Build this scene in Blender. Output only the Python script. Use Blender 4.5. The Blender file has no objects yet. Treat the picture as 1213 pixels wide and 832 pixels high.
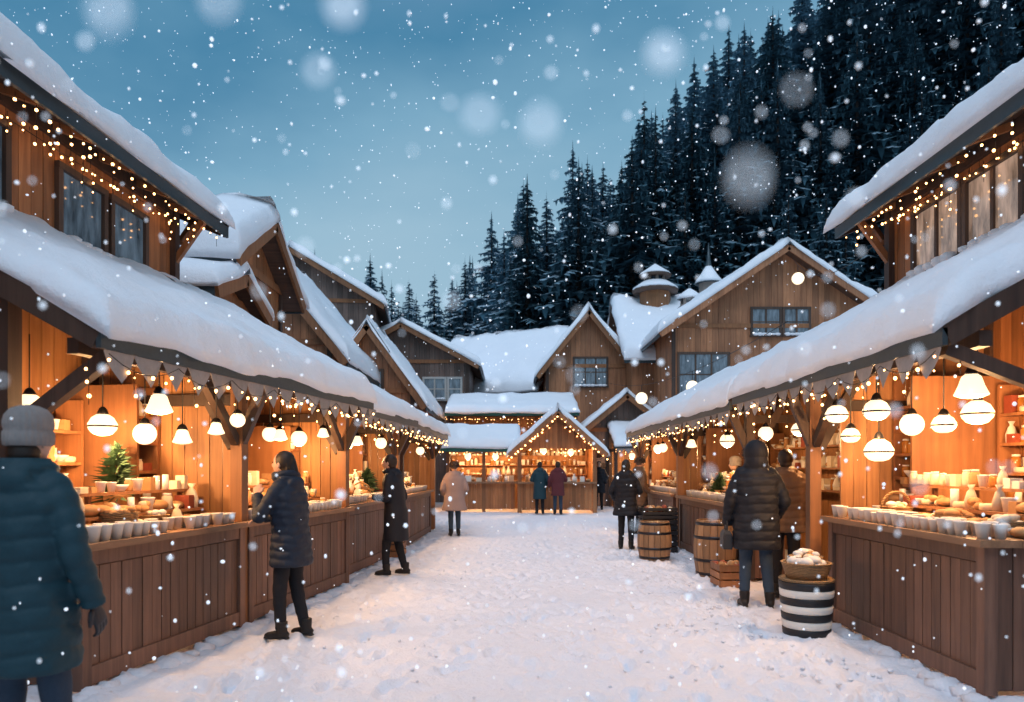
import bpy, math, random, bmesh
import numpy as np
from mathutils import Vector, Matrix, noise
random.seed(11)
R=random.random
S=bpy.context.scene
def U(a,b): return a+(b-a)*R()
V=Vector
# ------------------------------------------------------------ materials
def nm(name):
    m=bpy.data.materials.new(name); m.use_nodes=True
    return m,m.node_tree,m.node_tree.nodes['Principled BSDF']
def N(nt,t,**k):
    n=nt.nodes.new(t)
    for a,b in k.items(): setattr(n,a,b)
    return n
def mth(nt,op,a,b=None,c=None,clamp=False):
    n=N(nt,'ShaderNodeMath',operation=op); n.use_clamp=clamp
    for i,x in enumerate((a,b,c)):
        if x is None: continue
        if isinstance(x,(int,float)): n.inputs[i].default_value=x
        else: nt.links.new(x,n.inputs[i])
    return n.outputs[0]
def mixc(nt,f,a,b,mode='MIX'):
    n=N(nt,'ShaderNodeMixRGB',blend_type=mode)
    for i,x in enumerate((f,a,b)):
        if isinstance(x,(int,float)): n.inputs[i].default_value=x
        elif isinstance(x,tuple): n.inputs[i].default_value=(*x,1)
        else: nt.links.new(x,n.inputs[i])
    return n.outputs[0]
def coords(nt,scale=(1,1,1),add=None):
    tc=N(nt,'ShaderNodeTexCoord'); mp=N(nt,'ShaderNodeMapping')
    nt.links.new(tc.outputs['Object'],mp.inputs[0]); mp.inputs['Scale'].default_value=scale
    if add is not None: nt.links.new(add,mp.inputs['Location'])
    return mp.outputs[0]
def noi(nt,vec,scale,detail=4,rough=.6):
    n=N(nt,'ShaderNodeTexNoise'); n.inputs['Scale'].default_value=scale
    n.inputs['Detail'].default_value=detail; n.inputs['Roughness'].default_value=rough
    nt.links.new(vec,n.inputs['Vector']); return n.outputs['Fac']
def bump(nt,b,h,strength,dist=.02):
    n=N(nt,'ShaderNodeBump'); n.inputs['Strength'].default_value=strength; n.inputs['Distance'].default_value=dist
    nt.links.new(h,n.inputs['Height']); nt.links.new(n.outputs[0],b.inputs['Normal'])
def wood(name,dark,light,grain='z',rough=.6,fine=1.0,var=.55):
    m,nt,b=nm(name)
    g=N(nt,'ShaderNodeNewGeometry'); isl=g.outputs['Random Per Island']
    off=mth(nt,'MULTIPLY',isl,37.0)
    s=[16*fine]*3; s['xyz'.index(grain)]=.9*fine
    v=coords(nt,tuple(s),off)
    n1=noi(nt,v,1.0,6,.65)
    n2=noi(nt,coords(nt,(1,1,1)),1.3,3)
    f=mth(nt,'MULTIPLY_ADD',n1,1.7,-.45)
    c=mixc(nt,mth(nt,'MULTIPLY',f,1.0,clamp=True),dark,light)
    k=mth(nt,'MULTIPLY_ADD',isl,var,1-var*.55)
    k=mth(nt,'MULTIPLY',k,mth(nt,'MULTIPLY_ADD',n2,.7,.65))
    comb=N(nt,'ShaderNodeCombineColor')
    for i in range(3): nt.links.new(k,comb.inputs[i])
    c=mixc(nt,1.0,c,comb.outputs[0],'MULTIPLY')
    nt.links.new(c,b.inputs['Base Color']); b.inputs['Roughness'].default_value=rough
    bump(nt,b,n1,.5,.006)
    return m
def plain(name,col,rough=.6,metal=0,nscale=20,nvar=.35,bs=.2,bd=.004,spec=.4):
    m,nt,b=nm(name)
    n1=noi(nt,coords(nt),nscale,4)
    g=N(nt,'ShaderNodeNewGeometry')
    f=mth(nt,'ADD',mth(nt,'MULTIPLY',n1,.7),mth(nt,'MULTIPLY',g.outputs['Random Per Island'],.4),clamp=True)
    a=tuple(x*(1-nvar) for x in col); c2=tuple(min(1,x*(1+nvar)) for x in col)
    nt.links.new(mixc(nt,f,a,c2),b.inputs['Base Color'])
    b.inputs['Roughness'].default_value=rough; b.inputs['Metallic'].default_value=metal
    b.inputs['Specular IOR Level'].default_value=spec
    if bs>0: bump(nt,b,n1,bs,bd)
    return m
def emis(name,col,st,base=(.8,.7,.5),samp=True):
    m,nt,b=nm(name)
    b.inputs['Base Color'].default_value=(*base,1)
    b.inputs['Emission Color'].default_value=(*col,1); b.inputs['Emission Strength'].default_value=st
    if not samp: m.cycles.emission_sampling='NONE'
    return m
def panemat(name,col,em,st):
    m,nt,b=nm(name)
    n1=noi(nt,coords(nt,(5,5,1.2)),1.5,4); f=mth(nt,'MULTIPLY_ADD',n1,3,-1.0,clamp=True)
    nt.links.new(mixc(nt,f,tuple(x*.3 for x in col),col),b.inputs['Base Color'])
    nt.links.new(mixc(nt,f,tuple(x*.25 for x in em),em),b.inputs['Emission Color']); b.inputs['Emission Strength'].default_value=st  # patchy glow painted into the panes in place of reflections
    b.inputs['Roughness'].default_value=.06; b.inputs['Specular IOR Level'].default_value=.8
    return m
def snowmat(name,ground=False):
    m,nt,b=nm(name)
    v=coords(nt)
    a=noi(nt,v,2.2,5); f=noi(nt,v,28,6,.7); gr=noi(nt,v,160,3,.7)
    if ground:
        c=mixc(nt,mth(nt,'MULTIPLY_ADD',f,1.4,-.2,clamp=True),(.80,.81,.88),(.89,.90,.94))
        h=mth(nt,'ADD',mth(nt,'MULTIPLY',noi(nt,v,7,6,.65),1.5),mth(nt,'MULTIPLY',f,.6))
        h=mth(nt,'ADD',h,mth(nt,'MULTIPLY',gr,.2))
        bump(nt,b,h,.6,.04)
    else:
        c=mixc(nt,a,(.80,.84,.90),(.90,.92,.95))
        h=mth(nt,'ADD',mth(nt,'MULTIPLY',noi(nt,v,9,5,.7),1.4),mth(nt,'MULTIPLY',f,.6))
        h=mth(nt,'ADD',h,mth(nt,'MULTIPLY',gr,.2))
        bump(nt,b,h,.55,.03)
    nt.links.new(c,b.inputs['Base Color']); b.inputs['Roughness'].default_value=.6
    b.inputs['Specular IOR Level'].default_value=.25
    return m
M={}
M['wall']=wood('wall_planks',(.22,.08,.026),(.50,.21,.08))
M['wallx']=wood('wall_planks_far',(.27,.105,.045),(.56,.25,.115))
M['walld']=wood('wall_planks_dark',(.10,.065,.05),(.23,.15,.12))
M['int']=wood('interior_planks',(.24,.10,.035),(.50,.24,.09))
M['counter']=wood('counter_planks',(.085,.042,.028),(.23,.115,.073),fine=1.2)
M['countertop']=wood('countertop_wood',(.16,.08,.04),(.36,.19,.1),grain='y')
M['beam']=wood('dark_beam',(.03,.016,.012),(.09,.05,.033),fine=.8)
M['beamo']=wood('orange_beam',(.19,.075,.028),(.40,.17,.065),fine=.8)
M['deck']=wood('roof_deck',(.05,.028,.02),(.12,.065,.04),grain='y')
M['slate']=plain('eave_metal',(.045,.065,.075),.45,.3)
M['green']=plain('green_fascia',(.02,.11,.09),.5)
M['snow']=snowmat('roof_snow'); M['gsnow']=snowmat('ground_snow',True)
M['glassd']=plain('window_glass',(.04,.06,.08),.08,0,3,.5,0,spec=.9)
M['pane']=panemat('window_pane_cool_glow',(.10,.13,.17),(.25,.38,.5),.22)
M['panew']=panemat('window_pane_warm_glow',(.35,.25,.2),(.9,.6,.42),.42)
M['frame']=wood('window_frame',(.05,.028,.02),(.12,.07,.045))
M['framew']=plain('window_frame_light',(.5,.48,.45),.5)
M['lit']=emis('lit_window',(1,.55,.22),1.2)
M['bulb']=emis('fairy_bulb',(1,.48,.16),10)
M['globe']=emis('lamp_glass',(1,.76,.48),1.6)
M['wire']=plain('wire_black',(.01,.01,.01),.5)
M['metal']=plain('dark_metal',(.03,.03,.035),.35,.8)
M['valance']=plain('valance_cloth',(.30,.28,.27),.8)
M['paper']=plain('paper_cup',(.72,.68,.62),.6,nvar=.1)
M['cream']=plain('cream_goods',(.62,.52,.38),.6,nvar=.3)
M['bread']=plain('bread_crust',(.42,.22,.09),.7,nvar=.4)
M['jar']=plain('amber_jar',(.35,.14,.03),.15,nvar=.5,bs=0)
M['red']=plain('red_goods',(.28,.06,.03),.5)
M['white']=plain('white_ceramic',(.75,.72,.68),.3,nvar=.1,bs=0)
M['black']=plain('black_paint',(.015,.015,.018),.5)
M['leaf']=plain('fir_green',(.035,.075,.035),.7)
M['tile']=plain('stone_base',(.25,.20,.17),.8)
def wicker(name,c):
    m,nt,b=nm(name)
    w=N(nt,'ShaderNodeTexWave',wave_type='BANDS',bands_direction='Z'); w.inputs['Scale'].default_value=22; w.inputs['Distortion'].default_value=3
    nt.links.new(coords(nt),w.inputs[0])
    n=noi(nt,coords(nt,(60,60,8)),1,3)
    f=mth(nt,'MULTIPLY',w.outputs['Fac'],mth(nt,'MULTIPLY_ADD',n,1.2,.2),clamp=True)
    nt.links.new(mixc(nt,f,tuple(x*.35 for x in c),c),b.inputs['Base Color']); b.inputs['Roughness'].default_value=.7
    bump(nt,b,f,.9,.012); return m
M['wicker']=wicker('wicker_weave',(.50,.28,.12))
M['barrel']=wood('barrel_staves',(.20,.10,.045),(.42,.23,.11))
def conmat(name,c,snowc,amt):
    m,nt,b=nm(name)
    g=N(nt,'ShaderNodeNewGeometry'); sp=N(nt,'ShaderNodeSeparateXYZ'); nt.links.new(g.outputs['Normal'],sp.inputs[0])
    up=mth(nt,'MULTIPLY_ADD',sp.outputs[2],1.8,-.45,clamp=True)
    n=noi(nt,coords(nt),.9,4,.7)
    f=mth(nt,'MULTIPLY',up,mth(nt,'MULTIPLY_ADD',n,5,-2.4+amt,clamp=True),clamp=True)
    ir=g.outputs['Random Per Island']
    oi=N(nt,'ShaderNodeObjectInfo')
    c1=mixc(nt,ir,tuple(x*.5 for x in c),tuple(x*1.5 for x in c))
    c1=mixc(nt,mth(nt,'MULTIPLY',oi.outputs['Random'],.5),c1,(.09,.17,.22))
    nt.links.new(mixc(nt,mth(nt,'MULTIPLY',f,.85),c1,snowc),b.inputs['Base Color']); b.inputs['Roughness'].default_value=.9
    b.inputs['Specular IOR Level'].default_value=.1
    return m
M['con']=conmat('conifer_needles',(.045,.105,.135),(.34,.47,.56),.1)  # needle colour lightened somewhat, haze put into the base
M['conf']=conmat('conifer_needles_frosted_haze',(.13,.25,.32),(.50,.63,.72),.8)  # more snow, plus distance haze painted in as a paler blue base
M['bark']=plain('bark',(.05,.04,.035),.9)
def cloth(name,c,rough=.75,ns=90,spec=.3):
    return plain(name,c,rough,0,ns,.3,.25,.003,spec)
M['navy']=cloth('navy_nylon',(.016,.022,.035),.62,spec=.22)
M['teal']=cloth('teal_nylon',(.013,.042,.056),.62,spec=.22)
M['blackc']=cloth('black_nylon',(.013,.014,.019),.62,spec=.2)
M['beige']=cloth('beige_wool',(.34,.24,.21),.9)
M['maroon']=cloth('maroon_wool',(.12,.03,.035),.9)
M['brownc']=cloth('brown_nylon',(.12,.07,.042),.62,spec=.2)
M['jean']=cloth('dark_denim',(.03,.05,.08),.85)
M['pant']=cloth('black_trouser',(.012,.012,.015),.85)
M['boot']=cloth('boot_leather',(.015,.012,.011),.5)
M['knit']=cloth('grey_knit',(.22,.20,.19),.95,40)
M['fur']=cloth('brown_fur',(.10,.07,.055),1,60)
M['hair']=cloth('dark_hair',(.022,.014,.01),.5,120)
M['skin']=plain('skin',(.50,.30,.22),.5,nvar=.08,bs=0)
M['eye']=plain('eye',(.02,.02,.02),.2,bs=0)
# ------------------------------------------------------------ builder
class Frame:
    def __init__(s,o,ud,vd,z=0):
        s.o=V((o[0],o[1],z)); s.u=V((ud[0],ud[1],0)).normalized(); s.v=V((vd[0],vd[1],0)).normalized()
    def W(s,u,v,z): return s.o+s.u*u+s.v*v+V((0,0,z))
ID=Frame((0,0),(1,0),(0,1))
def empty(name,loc=(0,0,0),yaw=0,sc=1):
    e=bpy.data.objects.new(name,None); S.collection.objects.link(e)
    e.location=loc; e.rotation_euler=(0,0,yaw); e.scale=(sc,)*3; e.empty_display_size=.3
    return e
class B:
    def __init__(s): s.v=[];s.f=[];s.m=[];s.sm=[];s.ms=[]
    def mi(s,m):
        if m not in s.ms: s.ms.append(m)
        return s.ms.index(m)
    def add(s,vs,fs,m,smooth=False):
        o=len(s.v); s.v.extend([tuple(x) for x in vs]); k=s.mi(m)
        for f in fs: s.f.append([o+i for i in f]); s.m.append(k); s.sm.append(smooth)
    def hexa(s,c,m):
        s.add(c,[(0,1,2,3),(7,6,5,4),(0,4,5,1),(1,5,6,2),(2,6,7,3),(3,7,4,0)],m)
    def fbox(s,F,u0,u1,v0,v1,z0,z1,m):
        s.hexa([F.W(u0,v0,z0),F.W(u1,v0,z0),F.W(u1,v1,z0),F.W(u0,v1,z0),F.W(u0,v0,z1),F.W(u1,v0,z1),F.W(u1,v1,z1),F.W(u0,v1,z1)],m)
    def box(s,x0,x1,y0,y1,z0,z1,m): s.fbox(ID,x0,x1,y0,y1,z0,z1,m)
    def beam(s,p,q,w,h,m,up=(0,0,1)):
        p=V(p);q=V(q);d=(q-p).normalized(); a=d.cross(V(up))
        if a.length<.01: a=d.cross(V((0,1,0)))
        a.normalize(); b=a.cross(d).normalized(); a=a*w/2; b=b*h/2
        s.hexa([p-a-b,p+a-b,p+a+b,p-a+b,q-a-b,q+a-b,q+a+b,q-a+b],m)
    def loft(s,rings,m,cap=True,smooth=True):
        n=len(rings[0]); vs=[p for r in rings for p in r]; fs=[]
        for i in range(len(rings)-1):
            for j in range(n):
                k=(j+1)%n; fs.append((i*n+j,i*n+k,(i+1)*n+k,(i+1)*n+j))
        if cap:
            fs.append(tuple(range(n-1,-1,-1))); fs.append(tuple((len(rings)-1)*n+j for j in range(n)))
        s.add(vs,fs,m,smooth)
    def tube(s,pts,rad,n,m,flat=1.0,ref=(0,1,.02),cap=True):
        pts=[V(p) for p in pts]; rings=[]
        for i,p in enumerate(pts):
            t=(pts[min(i+1,len(pts)-1)]-pts[max(i-1,0)]).normalized()
            a=t.cross(V(ref))
            if a.length<.05: a=t.cross(V((1,0,0)))
            a.normalize(); b=t.cross(a).normalized(); r=rad[i] if hasattr(rad,'__len__') else rad
            rings.append([p+a*r*math.cos(2*math.pi*j/n)+b*r*flat*math.sin(2*math.pi*j/n) for j in range(n)])
        s.loft(rings,m,cap)
    def lathe(s,prof,c,n,m,cap=True,ax=1,ay=1,smooth=True):
        c=V(c); s.loft([[c+V((r*ax*math.cos(2*math.pi*j/n),r*ay*math.sin(2*math.pi*j/n),z)) for j in range(n)] for r,z in prof],m,cap,smooth)
    def ball(s,c,r,m,seg=12,rings=8,sx=1,sy=1,sz=1,smooth=True):
        c=V(c);pr=[]
        for i in range(rings+1):
            a=math.pi*i/rings; pr.append((max(.0005,r*math.sin(a)),-r*sz*math.cos(a)))
        s.lathe(pr,c,seg,m,True,sx,sy,smooth)
    def obj(s,name,parent=None,local=False,recalc=True,mods=None):
        me=bpy.data.meshes.new(name)
        o=V((0,0,0))
        if parent and not local: o=V(parent.location)
        vs=s.v if o.length==0 else [(a-o.x,b-o.y,c-o.z) for a,b,c in s.v]
        me.from_pydata(vs,[],s.f)
        for m in s.ms: me.materials.append(m)
        me.polygons.foreach_set('material_index',s.m); me.polygons.foreach_set('use_smooth',s.sm)
        if recalc:
            bm=bmesh.new(); bm.from_mesh(me); bmesh.ops.recalc_face_normals(bm,faces=bm.faces); bm.to_mesh(me); bm.free()
        me.update()
        ob=bpy.data.objects.new(name,me); S.collection.objects.link(ob)
        if parent: ob.parent=parent
        if mods: mods(ob)
        return ob
def dsamp(L,step,e0=True,e1=True):
    ed=[0,.012,.035,.07,.12,.18]
    a=ed[:] if e0 else [0]; st=a[-1]; en=L-(.18 if e1 else 0)
    if en<=st: return [0,L*.1,L*.3,L*.5,L*.7,L*.9,L]
    n=max(1,int((en-st)/step))
    for i in range(1,n+1): a.append(st+(en-st)*i/n)
    if e1: a+= [L-x for x in reversed(ed[:-1])]
    return a
def snowq(b,a,bb,d,th,m,step=.16,r=.16,ridge=True,seed=0.0,lump=.3):
    a=V(a);bb=V(bb);d=V(d); L1=(bb-a).length; L2=(d-a).length; e1=(bb-a)/L1; e2=(d-a)/L2
    us=dsamp(L1,step); ts=dsamp(L2,step,True,not ridge); vs=[];fs=[]
    for t in ts:
        for u in us:
            dd=min(u,L1-u,t) if ridge else min(u,L1-u,t,L2-t)
            x=min(1,dd/r); pr=math.sqrt(max(0,1-(1-x)**2))
            p=a+e1*u+e2*t
            nz=noise.noise(V((p.x*1.1+seed,p.y*1.1,p.z+seed)))+.5*noise.noise(V((p.x*3+seed,p.y*3,p.z*3)))
            h=th*pr*(1+lump*nz)
            if step<.13: h+=.022*pr*noise.noise(V((p.x*7+seed,p.y*7,p.z*7)))+.012*pr*noise.noise(V((p.x*16+seed,p.y*16,p.z*7)))
            j=noise.noise(V((p.x*2.3,p.y*2.3,seed+5)))*.06+noise.noise(V((p.x*7,p.y*7,seed+5)))*.03
            if t<.2: p=p-e2*(j+.05)*(1-t/.2)
            if u<.2: p=p-e1*(j)*(1-u/.2)
            if L1-u<.2: p=p+e1*(j)*(1-(L1-u)/.2)
            if t<.1: h-=.035*(1-t/.1)*(1+1.3*nz)*(1 if th>.1 else .3)
            vs.append(p+V((0,0,h+.004)))
    n=len(us);k=len(ts)
    for i in range(k-1):
        for j in range(n-1): fs.append((i*n+j,i*n+j+1,(i+1)*n+j+1,(i+1)*n+j))
    per=[j for j in range(n)]+[i*n+n-1 for i in range(1,k)]+[(k-1)*n+j for j in range(n-2,-1,-1)]+[i*n for i in range(k-2,0,-1)]
    fs.append(tuple(reversed(per)))
    b.add(vs,fs,m,True)
def window(b,F,u0,u1,z0,z1,nu,nz,frame,glass,fw=.06):
    b.fbox(F,u0,u1,-.012,.01,z0,z1,glass)
    b.fbox(F,u0-fw,u1+fw,-.06,.01,z1,z1+fw,frame); b.fbox(F,u0-fw-.02,u1+fw+.02,-.1,.01,z0-fw,z0,frame)
    b.fbox(F,u0-fw,u0,-.055,.01,z0,z1,frame); b.fbox(F,u1,u1+fw,-.055,.01,z0,z1,frame)
    for i in range(1,nu):
        c=u0+(u1-u0)*i/nu; b.fbox(F,c-fw*.35,c+fw*.35,-.04,-.012,z0,z1,frame)
    for i in range(1,nz):
        c=z0+(z1-z0)*i/nz; b.fbox(F,u0,u1,-.03,-.012,c-fw*.25,c+fw*.25,frame)
    n=max(4,int((u1-u0)/.16))
    for i in range(n): b.ball(F.W(u0+(u1-u0)*(i+.5)/n,-.07,z0+.003),(u1-u0)/n*.75,M['snow'],8,5,1,.6,U(.3,.6))
def planks(b,F,u0,u1,v0,v1,z0,z1,w,m,top=None):
    n=max(1,round((u1-u0)/w)); w=(u1-u0)/n
    for i in range(n):
        a=u0+i*w+.004; c=u0+(i+1)*w-.004; j=U(-.004,.004)
        za=top(a) if top else z1; zc=top(c) if top else z1
        b.hexa([F.W(a,v0+j,z0),F.W(c,v0+j,z0),F.W(c,v1,z0),F.W(a,v1,z0),F.W(a,v0+j,za),F.W(c,v0+j,zc),F.W(c,v1,zc),F.W(a,v1,za)],m)
def fairy(b,pts,sp=.14,r=.014,wire=True):
    pts=[V(p) for p in pts]; carry=0
    for p,q in zip(pts[:-1],pts[1:]):
        L=(q-p).length
        if wire: b.tube([p,q],.004,4,M['wire'])
        d=carry
        while d<L:
            b.ball(p.lerp(q,d/L)-V((U(-.01,.01),U(-.01,.01),.015+U(0,.03))),r*U(.6,1.25),M['bulb'],6,4); d+=sp*U(.6,1.5)
        carry=d-L
def sag(p,q,s,n=6):
    p=V(p);q=V(q); return [p.lerp(q,i/n)-V((0,0,s*4*(i/n)*(1-i/n))) for i in range(n+1)]
def icicles(b,F,u0,u1,v,z,du=.13,lmax=.5,r=.013):
    u=u0
    while u<u1:
        t=F.W(u,v+U(-.02,.02),z); L=U(.06,lmax)*(1 if R()<.75 else .3)
        b.tube([t,t-V((0,0,L))],.003,3,M['wire'])
        k=.06
        while k<=L+.02: b.ball(t+V((U(-.015,.015),U(-.015,.015),-k)),r*U(.6,1.3),M['bulb'],6,4); k+=U(.08,.18)
        u+=du*U(.5,1.6)
# ------------------------------------------------------------ props
def cup(b,c,s=1,m=None):
    m=m or M['paper']
    b.lathe([(.028*s,0),(.04*s,.08*s),(.043*s,.084*s),(.043*s,.09*s),(.036*s,.088*s),(.034*s,.075*s)],c,12,m)
def basket(name,c,r,h,fill='bread',handle=False):
    e=empty(name,c); b=B(); c=V(c)
    b.lathe([(r*.78,0),(r*.88,h*.4),(r,h*.93),(r*1.05,h),(r*1.0,h*1.03),(r*.92,h*.98),(r*.82,h*.5),(r*.75,h*.45)],c,24,M['wicker'])
    b.obj('woven_body',e)
    g=B()
    if fill:
        for i in range(int(14)):
            a=U(0,6.28);q=r*.6*math.sqrt(R()); g.ball(c+V((q*math.cos(a),q*math.sin(a),h*.85+U(0,.05))),r*U(.22,.34),random.choice([M['bread'],M['cream'],M['paper']] if fill=='mix' else [M[fill]]),10,6,U(.8,1.3),1,.7)
        g.obj('contents',e)
    if handle:
        g=B(); pts=[c+V((r*math.cos(t),0,h*.9+r*1.1*math.sin(t))) for t in [math.pi*i/12 for i in range(13)]]
        g.tube(pts,.012,6,M['wicker']); g.obj('handle',e)
    return e
def item(b,c,kind=None,s=1):
    c=V(c); k=kind or random.choice(['jar','jar','loaf','box','bag','mug','wheel','candle','bowl','box'])
    if k=='jar':
        h=U(.09,.15)*s; b.lathe([(.03*s,0),(.036*s,.01),(.036*s,h*.75),(.026*s,h*.88)],c,10,random.choice([M['jar'],M['cream'],M['bread']])); b.lathe([(.029*s,h*.88),(.029*s,h)],c,10,M['paper'])
    elif k=='loaf': b.ball(c+V((0,0,.035*s)),.06*s,M['bread'],10,6,1.0,1.6,.6)
    elif k=='box':
        w=U(.04,.07)*s;h=U(.05,.14)*s;b.box(c.x-w,c.x+w,c.y-w*.8,c.y+w*.8,c.z,c.z+h,random.choice([M['cream'],M['paper'],M['bread'],M['cream'],M['red']]))
    elif k=='bag': b.lathe([(.045*s,0),(.05*s,.06*s),(.03*s,.12*s),(.012*s,.14*s),(.03*s,.17*s)],c,8,random.choice([M['paper'],M['cream']]),True,1,.6)
    elif k=='mug': cup(b,c,s,M['white'])
    elif k=='wheel': b.lathe([(.06*s,0),(.068*s,.01),(.068*s,.045),(.06*s,.055)],c,16,M['cream'])
    elif k=='candle': b.lathe([(.025*s,0),(.025*s,.12*s)],c,10,M['white'])
    elif k=='bowl': b.lathe([(.03*s,0),(.06*s,.04*s),(.07*s,.06*s),(.06*s,.055*s)],c,14,M['white'])
    elif k=='heap':
        for q in range(6): b.ball(c+V((U(-.05,.05),U(-.05,.05),.03+.035*(q>3))),.035*s,random.choice([M['bread'],M['bread'],M['cream']]),8,6,1,1,.8)
def shelf(name,F,u0,u1,v0,v1,zs,par,s=1,axis='u'):
    e=empty(name,F.W((u0+u1)/2,(v0+v1)/2,zs[0])); b=B(); g=B()
    for z in zs:
        b.fbox(F,u0,u1,v0,v1,z-.03,z,M['beamo'])
        L=(u1-u0) if axis=='u' else (v1-v0)
        for row in (0,1):
            t=.07
            while t<L-.05:
                if R()<.96:
                    q=(.3 if row else .7)
                    p=F.W(u0+t,v0+(v1-v0)*q,z) if axis=='u' else F.W(u0+(u1-u0)*q,v0+t,z)
                    item(g,p,None,s)
                t+=U(.07,.10)*s
    b.fbox(F,u0-.035,u0-.002,v0,v1,zs[0]-.1,zs[-1]+.3,M['beamo']); b.fbox(F,u1+.002,u1+.035,v0,v1,zs[0]-.1,zs[-1]+.3,M['beamo'])
    b.obj('boards',e); g.obj('goods',e); return e
LIGHTS=0; LK=2.35
def pendant(loc,r,top,kind='dome',light=0,col=(1,.54,.23)):
    global LIGHTS
    loc=V(loc); e=empty('pendant_lamp',loc); b=B()
    b.tube([loc+V((0,0,r*1.1)),V((loc.x,loc.y,top))],.006,6,M['wire'])
    b.lathe([(.012,r*1.45),(.03,r*1.3),(.045,r*1.0),(.05,r*.85)],loc,14,M['metal']); b.obj('cord_and_cap',e)
    g=B()
    if kind=='dome': pr=[(r*.35,r*.9),(r*.75,r*.62),(r,r*.15),(r*1.02,0),(r*.93,-r*.28),(r*.66,-r*.58),(r*.3,-r*.7)]
    elif kind=='bell': pr=[(r*.3,r*.9),(r*.55,r*.7),(r*.75,r*.1),(r*1.0,-r*.45),(r*.95,-r*.5),(r*.6,-r*.62),(r*.2,-r*.68)]
    else: pr=[(max(.002,r*math.sin(math.pi*i/12)),r*math.cos(math.pi*i/12)) for i in range(13)]
    g.lathe(pr,loc,20,M['globe'])
    if kind=='dome': g.lathe([(r*1.0,-.010),(r*1.03,-.006),(r*1.03,.004),(r*1.0,.008)],loc,20,M['metal'],False)
    g.obj('glass_shade',e)
    if light:
        l=bpy.data.lights.new('lamp_bulb','POINT'); l.energy=light*LK; l.color=col; l.shadow_soft_size=.045
        o=bpy.data.objects.new('lamp_bulb',l); S.collection.objects.link(o); o.parent=e; o.location=(0,0,-r*.7-.05)
        LIGHTS+=1
    return e
# ------------------------------------------------------------ stalls
def counter(F,u0,u1,v0=0,v1=.55,zt=1.02):
    e=empty('market_counter',F.W((u0+u1)/2,(v0+v1)/2,0)); b=B()
    c=M['counter']
    planks(b,F,u0+.08,u1-.08,v0+.03,v0+.06,.14,zt-.17,.115,c)
    b.fbox(F,u0+.08,u1-.08,v0+.062,v0+.08,.05,zt-.08,M['beam'])
    for a in (u0,u1-.09): b.fbox(F,a,a+.09,v0,v0+.09,0,zt-.05,c); b.fbox(F,a,a+.09,v1-.09,v1,0,zt-.05,c)
    b.fbox(F,u0+.09,u1-.09,v0+.008,v0+.06,zt-.16,zt-.05,c); b.fbox(F,u0+.09,u1-.09,v0+.008,v0+.06,.02,.15,c)
    G=Frame(F.W(u0,v0,0),F.v,F.u)
    planks(b,G,.09,v1-v0-.09,.02,.05,.03,zt-.05,.115,c)
    G=Frame(F.W(u1,v0,0),F.v,-F.u); planks(b,G,.09,v1-v0-.09,.02,.05,.03,zt-.05,.115,c)
    b.obj('panelled_body',e); t=B()
    w=(v1-v0+.1)/3
    for i in range(3): t.fbox(F,u0-.05,u1+.05,v0-.06+i*w,v0-.06+(i+1)*w-.004,zt-.05,zt,M['countertop'])
    t.obj('countertop',e); return e
def goods_on(F,u0,u1,v0,v1,z,cups=True,big=1.0):
    if cups:
        e=empty('paper_cup_rows',F.W((u0+u1)/2,v0,z)); b=B(); u=u0
        while u<u1:
            for k in range(2):
                if R()<.92:
                    s=U(1.0,1.3); cup(b,F.W(u+U(-.012,.012),v0+.04+k*.115,z),s)
            u+=U(.10,.12)
        b.obj('cups',e)
    e=empty('goods_display',F.W((u0+u1)/2,v1,z)); g=B(); r=B()
    vm=v1-.16; r.fbox(F,u0,u1,vm,v1,z+.12,z+.145,M['beamo']); r.fbox(F,u0,u1,v1-.005,v1+.12,z+.30,z+.325,M['beamo'])
    k=u0
    while k<u1: r.fbox(F,k,k+.03,vm+.01,v1-.01,z,z+.12,M['beamo']); r.fbox(F,k,k+.03,v1+.06,v1+.10,z-.1,z+.30,M['beamo']); k+=.6
    r.obj('riser',e); u=u0
    while u<u1:
        item(g,F.W(u,v1-.07,z+.145),random.choice([None,None,'heap','loaf']),U(1.0,1.4)) 
        item(g,F.W(u+.05,vm-.07,z),random.choice([None,'heap','wheel','loaf','heap','bowl']),U(1.1,1.5)*big)
        item(g,F.W(u+.03,v1+.055,z+.325),random.choice([None,'jar','box','mug']),U(.9,1.2))
        if v1>.6: item(g,F.W(u+.02,.33,z),random.choice(['heap','wheel','loaf','bowl','heap']),U(1.0,1.3))
        u+=U(.10,.14)
    g.obj('goods',e)
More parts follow.
